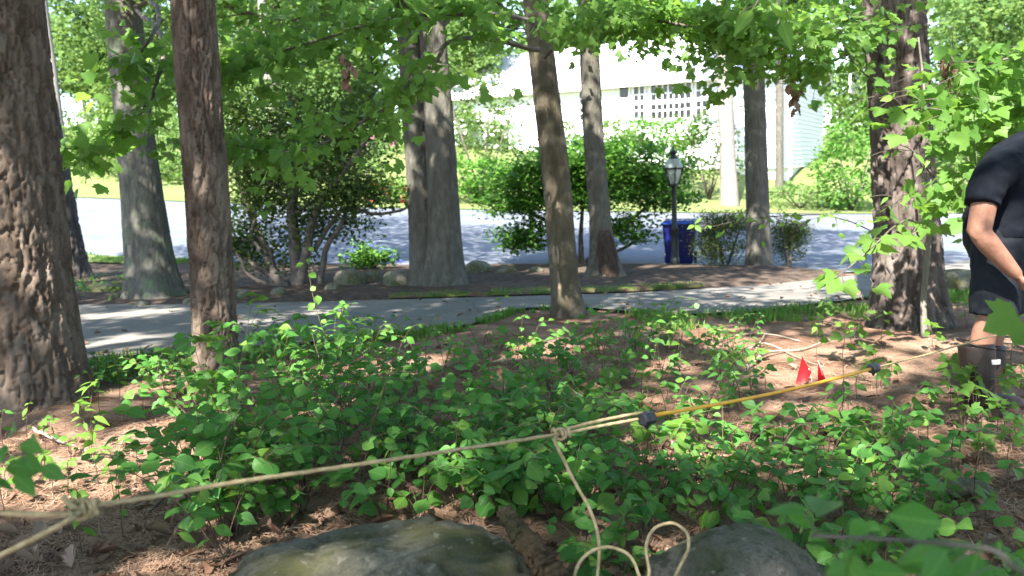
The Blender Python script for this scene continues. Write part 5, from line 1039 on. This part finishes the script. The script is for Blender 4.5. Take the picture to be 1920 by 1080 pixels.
# sapling in front of the rough trunk
sb = gp(1733, 640, 0); sD = proj(sb)[2]
sap = empty('maple_sapling', sb, 'slender pale maple sapling standing before the rough trunk', 'sapling')
MB().tube(spline([sb, P(1732, 560, sD), P(1742, 450, sD), P(1745, 380, sD), P(1738, 250, sD), P(1732, 160, sD), P(1722, 70, sD)], 40), np.linspace(.026, .006, 40), 9, sb).obj('trunk', 'pale_bark', sap)
leafy(sap, [(1742, 430, sD), (1700, 415, sD-.3), (1650, 450, sD-.7), (1600, 490, sD-.9), (1565, 520, sD-1)], .008, .003, 9, 3, .2, .15, 'maple', 91, tilt=.4)
leafy(sap, [(1745, 330, sD), (1720, 290, sD-.4), (1680, 270, sD-.6)], .006, .003, 5, 2, .3, .10, 'lance_leaf_light', 92)
leafy(sap, [(1740, 360, sD), (1715, 370, sD-.4), (1660, 385, sD-.6)], .006, .003, 5, 2, .3, .10, 'lance_leaf_light', 93)
leafy(sap, [(1738, 200, sD), (1700, 170, sD-.4), (1650, 180, sD-.6)], .006, .003, 4, 2, .3, .10, 'ovate_leaf_light', 97)
# maple at the edge of the view behind the person
eb = np.array([4.6, 5.6, 0.]); eb[2] = GZ(4.6, 5.6)
em = empty('maple_tree', eb, 'young maple with broad yellow green leaves behind the bent person', 'tree')
tree_trunk('trunk', em, [eb, eb+[-.1, 0, 1.2], eb+[0, .1, 2.6], eb+[.1, .1, 5.5]], [.055, .045, .035, .02], 'fine', 'twig', .3, 1.6, 28, .05, 99)
leafy(em, [(2080, 260, 5.6), (1960, 200, 5.4), (1870, 190, 5.3), (1810, 220, 5.2)], .016, .004, 22, 5, .5, .13, 'maple', 101, extra=1)
leafy(em, [(2080, 330, 5.6), (1960, 260, 5.5), (1880, 260, 5.4), (1820, 320, 5.3), (1800, 370, 5.3)], .014, .004, 24, 5, .5, .13, 'maple', 102, extra=1)
leafy(em, [(2080, 200, 5.6), (1980, 120, 5.4), (1890, 110, 5.3), (1820, 130, 5.2)], .014, .004, 18, 5, .5, .12, 'maple', 103, extra=1)
leafy(em, [(2060, 500, 5.6), (1960, 520, 5.0), (1900, 560, 4.9)], .010, .004, 10, 4, .4, .13, 'maple', 104)
crown_for(em, eb+[.1, .1, 5.5], np.array([1.6, 1.6, 1.2]), 105, 50, 22, .15, limbs=3)
# near sprigs, out of focus
nb = np.array([.9, .55, 0.]); nb[2] = GZ(.9, .55); ns = empty('shrub_sapling', nb, 'out of focus leafy twig crossing the grey boulder corner', 'sapling')
MB().tube(spline([nb, P(2150, 1250, .75), P(1990, 1120, .85), P(1900, 1062, .9)], 20), np.linspace(.006, .004, 20), 6, nb).obj('stem', 'twig', ns)
leafy(ns, [(1900, 1062, .9), (1860, 1030, .92), (1760, 1015, .95), (1640, 1005, 1.0), (1520, 1000, 1.05)], .0035, .002, 8, 3, .06, .07, 'ovate_leaf', 111, tilt=.5, start=0, up=(0, -.9, .5))
lb_ = np.array([-.95, .75, 0.]); lb_[2] = GZ(-.95, .75); ls = empty('shrub_sapling', lb_, 'blurred dark leaves on a twig beside the knotted rope', 'sapling')
MB().tube(spline([lb_, P(-250, 1000, 1.2), P(-80, 900, 1.25)], 14), np.linspace(.005, .003, 14), 6, lb_).obj('stem', 'twig', ls)
leafy(ls, [(-80, 900, 1.25), (-10, 870, 1.28), (50, 850, 1.3)], .003, .002, 6, 3, .05, .05, 'ovate_leaf', 112, start=0)
rbm = np.array([1.9, 1.5, 0.]); rbm[2] = GZ(1.9, 1.5); rs_ = empty('maple_seedling', rbm, 'large bright lobed leaf hanging close beside the boot', 'sapling')
MB().tube(spline([rbm, P(2060, 700, 2.2), P(1990, 590, 2.2), P(1925, 585, 2.2)], 20), np.linspace(.006, .002, 20), 6, rbm).obj('stem', 'twig', rs_)
for (px, py, hx2, s) in ((1930, 585, (-.9, 0, -.35), .13), (1960, 600, (-.2, -.3, -.6), .13), (1985, 595, (.4, 0, -.6), .14)): put_leaf(LEAF['maple'][0], rs_, P(px, py, 2.2)-rbm, hx2, (-.2, -.9, .5), s)
# hanging dead leaf bunches caught in the branches
for (px, py, D, n_, lab) in ((1475, 80, 6.1, 7, 'bunch of brown dead leaves hanging before the clapboard wall'), (1488, 150, 6.1, 8, 'lower bunch of long brown dead leaves before the clapboard wall'), (645, 115, 5.4, 6, 'dark brown dead leaf bunch hanging above the twisted evergreen'), (1782, 120, 5.4, 5, 'curled brown dead leaves hanging on the maple behind the person')):
    b = P(px, py, D); r_ = empty('dead_leaf_bunch', b, lab, 'dead leaves'); MB().tube([(0, 0, .25), (.01, 0, .1), (0, 0, -.05)], .002, 4).obj('twig', 'twig', r_)
    for k in range(n_*2): put_leaf(LEAF['oakdead'][k % 6], r_, (g.normal()*.02, g.normal()*.02, .06-.035*k/2), (g.normal()*.3, g.normal()*.3, -1), (math.cos(k*2), -1+math.sin(k), .2), .085)
# bright leaf at the top edge
b = np.array([.75, 1.3, 0.]); tl_ = leafy(rough, [(1440, -60, 1.9), (1425, -10, 1.85), (1410, 20, 1.8)], .002, .001, 2, 2, .05, .085, 'lance_leaf_light', 121, start=.3)

# ------------------------------------------------------------------ grass
def blades(pts, h, seed):
    g = np.random.default_rng(seed); n = len(pts); a = g.random(n)*6.28; hh = h*g.uniform(.5, 1.2, n); ln = np.stack([np.cos(a), np.sin(a), np.zeros(n)], 1)*(hh*g.uniform(.1, .6, n))[:, None]
    sd = np.stack([-np.sin(a), np.cos(a), np.zeros(n)], 1)*(.006+hh*.02)[:, None]; up = np.array([0, 0, 1.])*hh[:, None]
    V = np.stack([pts-sd, pts+sd, pts+ln*.35+up*.6+sd*.7, pts+ln*.35+up*.6-sd*.7, pts+ln+up], 1).reshape(-1, 3)
    b = np.arange(n)[:, None]*5; return V, [tuple(r) for r in (b+[0, 1, 2, 3])]+[tuple(r) for r in (b+[3, 2, 4])], np.repeat(g.random(n), 5)
def strip(n, x0, x1, ya, yb, seed):
    g = np.random.default_rng(seed); x = g.uniform(x0, x1, n); t = g.random(n); y = ya(x)*(1-t)+yb(x)*t
    keep = vnoise(np.stack([x*2.2, y*2.2, y*0+seed], 1)) > .38; x, y = x[keep], y[keep]; return np.stack([x, y, hgt(x, y)+floor_bump(x, y)], 1)
pts = np.concatenate([strip(3000, -5.2, -1.2, lambda x: dn(x)-.75, lambda x: dn(x)+.05, 1), strip(1600, -1.2, 1.6, lambda x: dn(x)-.3, lambda x: dn(x)+.05, 5), strip(3800, 1.2, 6.5, lambda x: dn(x)-.95, lambda x: dn(x)+.05, 2), strip(900, 4.2, 8, lambda x: dn(x)-2.2, lambda x: dn(x)-.5, 3)])
V, Fc, rr = blades(pts, .085, 4); tag(link('grass', newmesh('grass', V, Fc, 'grass', False, rr)), 'short green grass along the near driveway edge', 'grass', kind='stuff')
pts = strip(9000, -22, -7.5, lambda x: rn(x)-1.0, lambda x: rn(x)-.03, 6); pts[:, 2] += .06
V, Fc, rr = blades(pts, .10, 7); tag(link('grass', newmesh('grass', V, Fc, 'grass', False, rr)), 'bright green grass strip along the road', 'grass', kind='stuff')
pts = strip(1800, -1.6, 2.6, lambda x: df(x)+.02, lambda x: df(x)+.7, 8); pts[:, 2] += .05
V, Fc, rr = blades(pts, .05, 9); tag(link('grass', newmesh('grass', V, Fc, 'grass', False, rr)), 'mossy short grass along the far driveway edge', 'grass', kind='stuff')
def f6(q, px, py, k):
    plant(q, g.uniform(.12, .24), 3, 6, 'ovate_leaf', g.uniform(.07, .1), 'leafy green weed between the massive pine and the slim pine', 'weeds at the driveway edge', .8, name='leafy_weed', low=.2, seed=6000+k)
scatter(12, [(170, 370, 695, 735)], 14, f6)
for k, (px, py) in enumerate(((165, 560), (185, 555), (235, 545), (210, 570), (150, 570), (330, 560))):
    q = G(px, py); q[2] = float(hgt(q[0], q[1]))+.06; plant(q, .28, 4, 7, 'ovate_leaf_light' if k % 2 else 'ovate_leaf', .10, 'green clump of leaves beside the roots of the grey oak', 'leaf clumps beside the grey oak', .8, name='leaf_clump', low=.15, seed=6200+k)
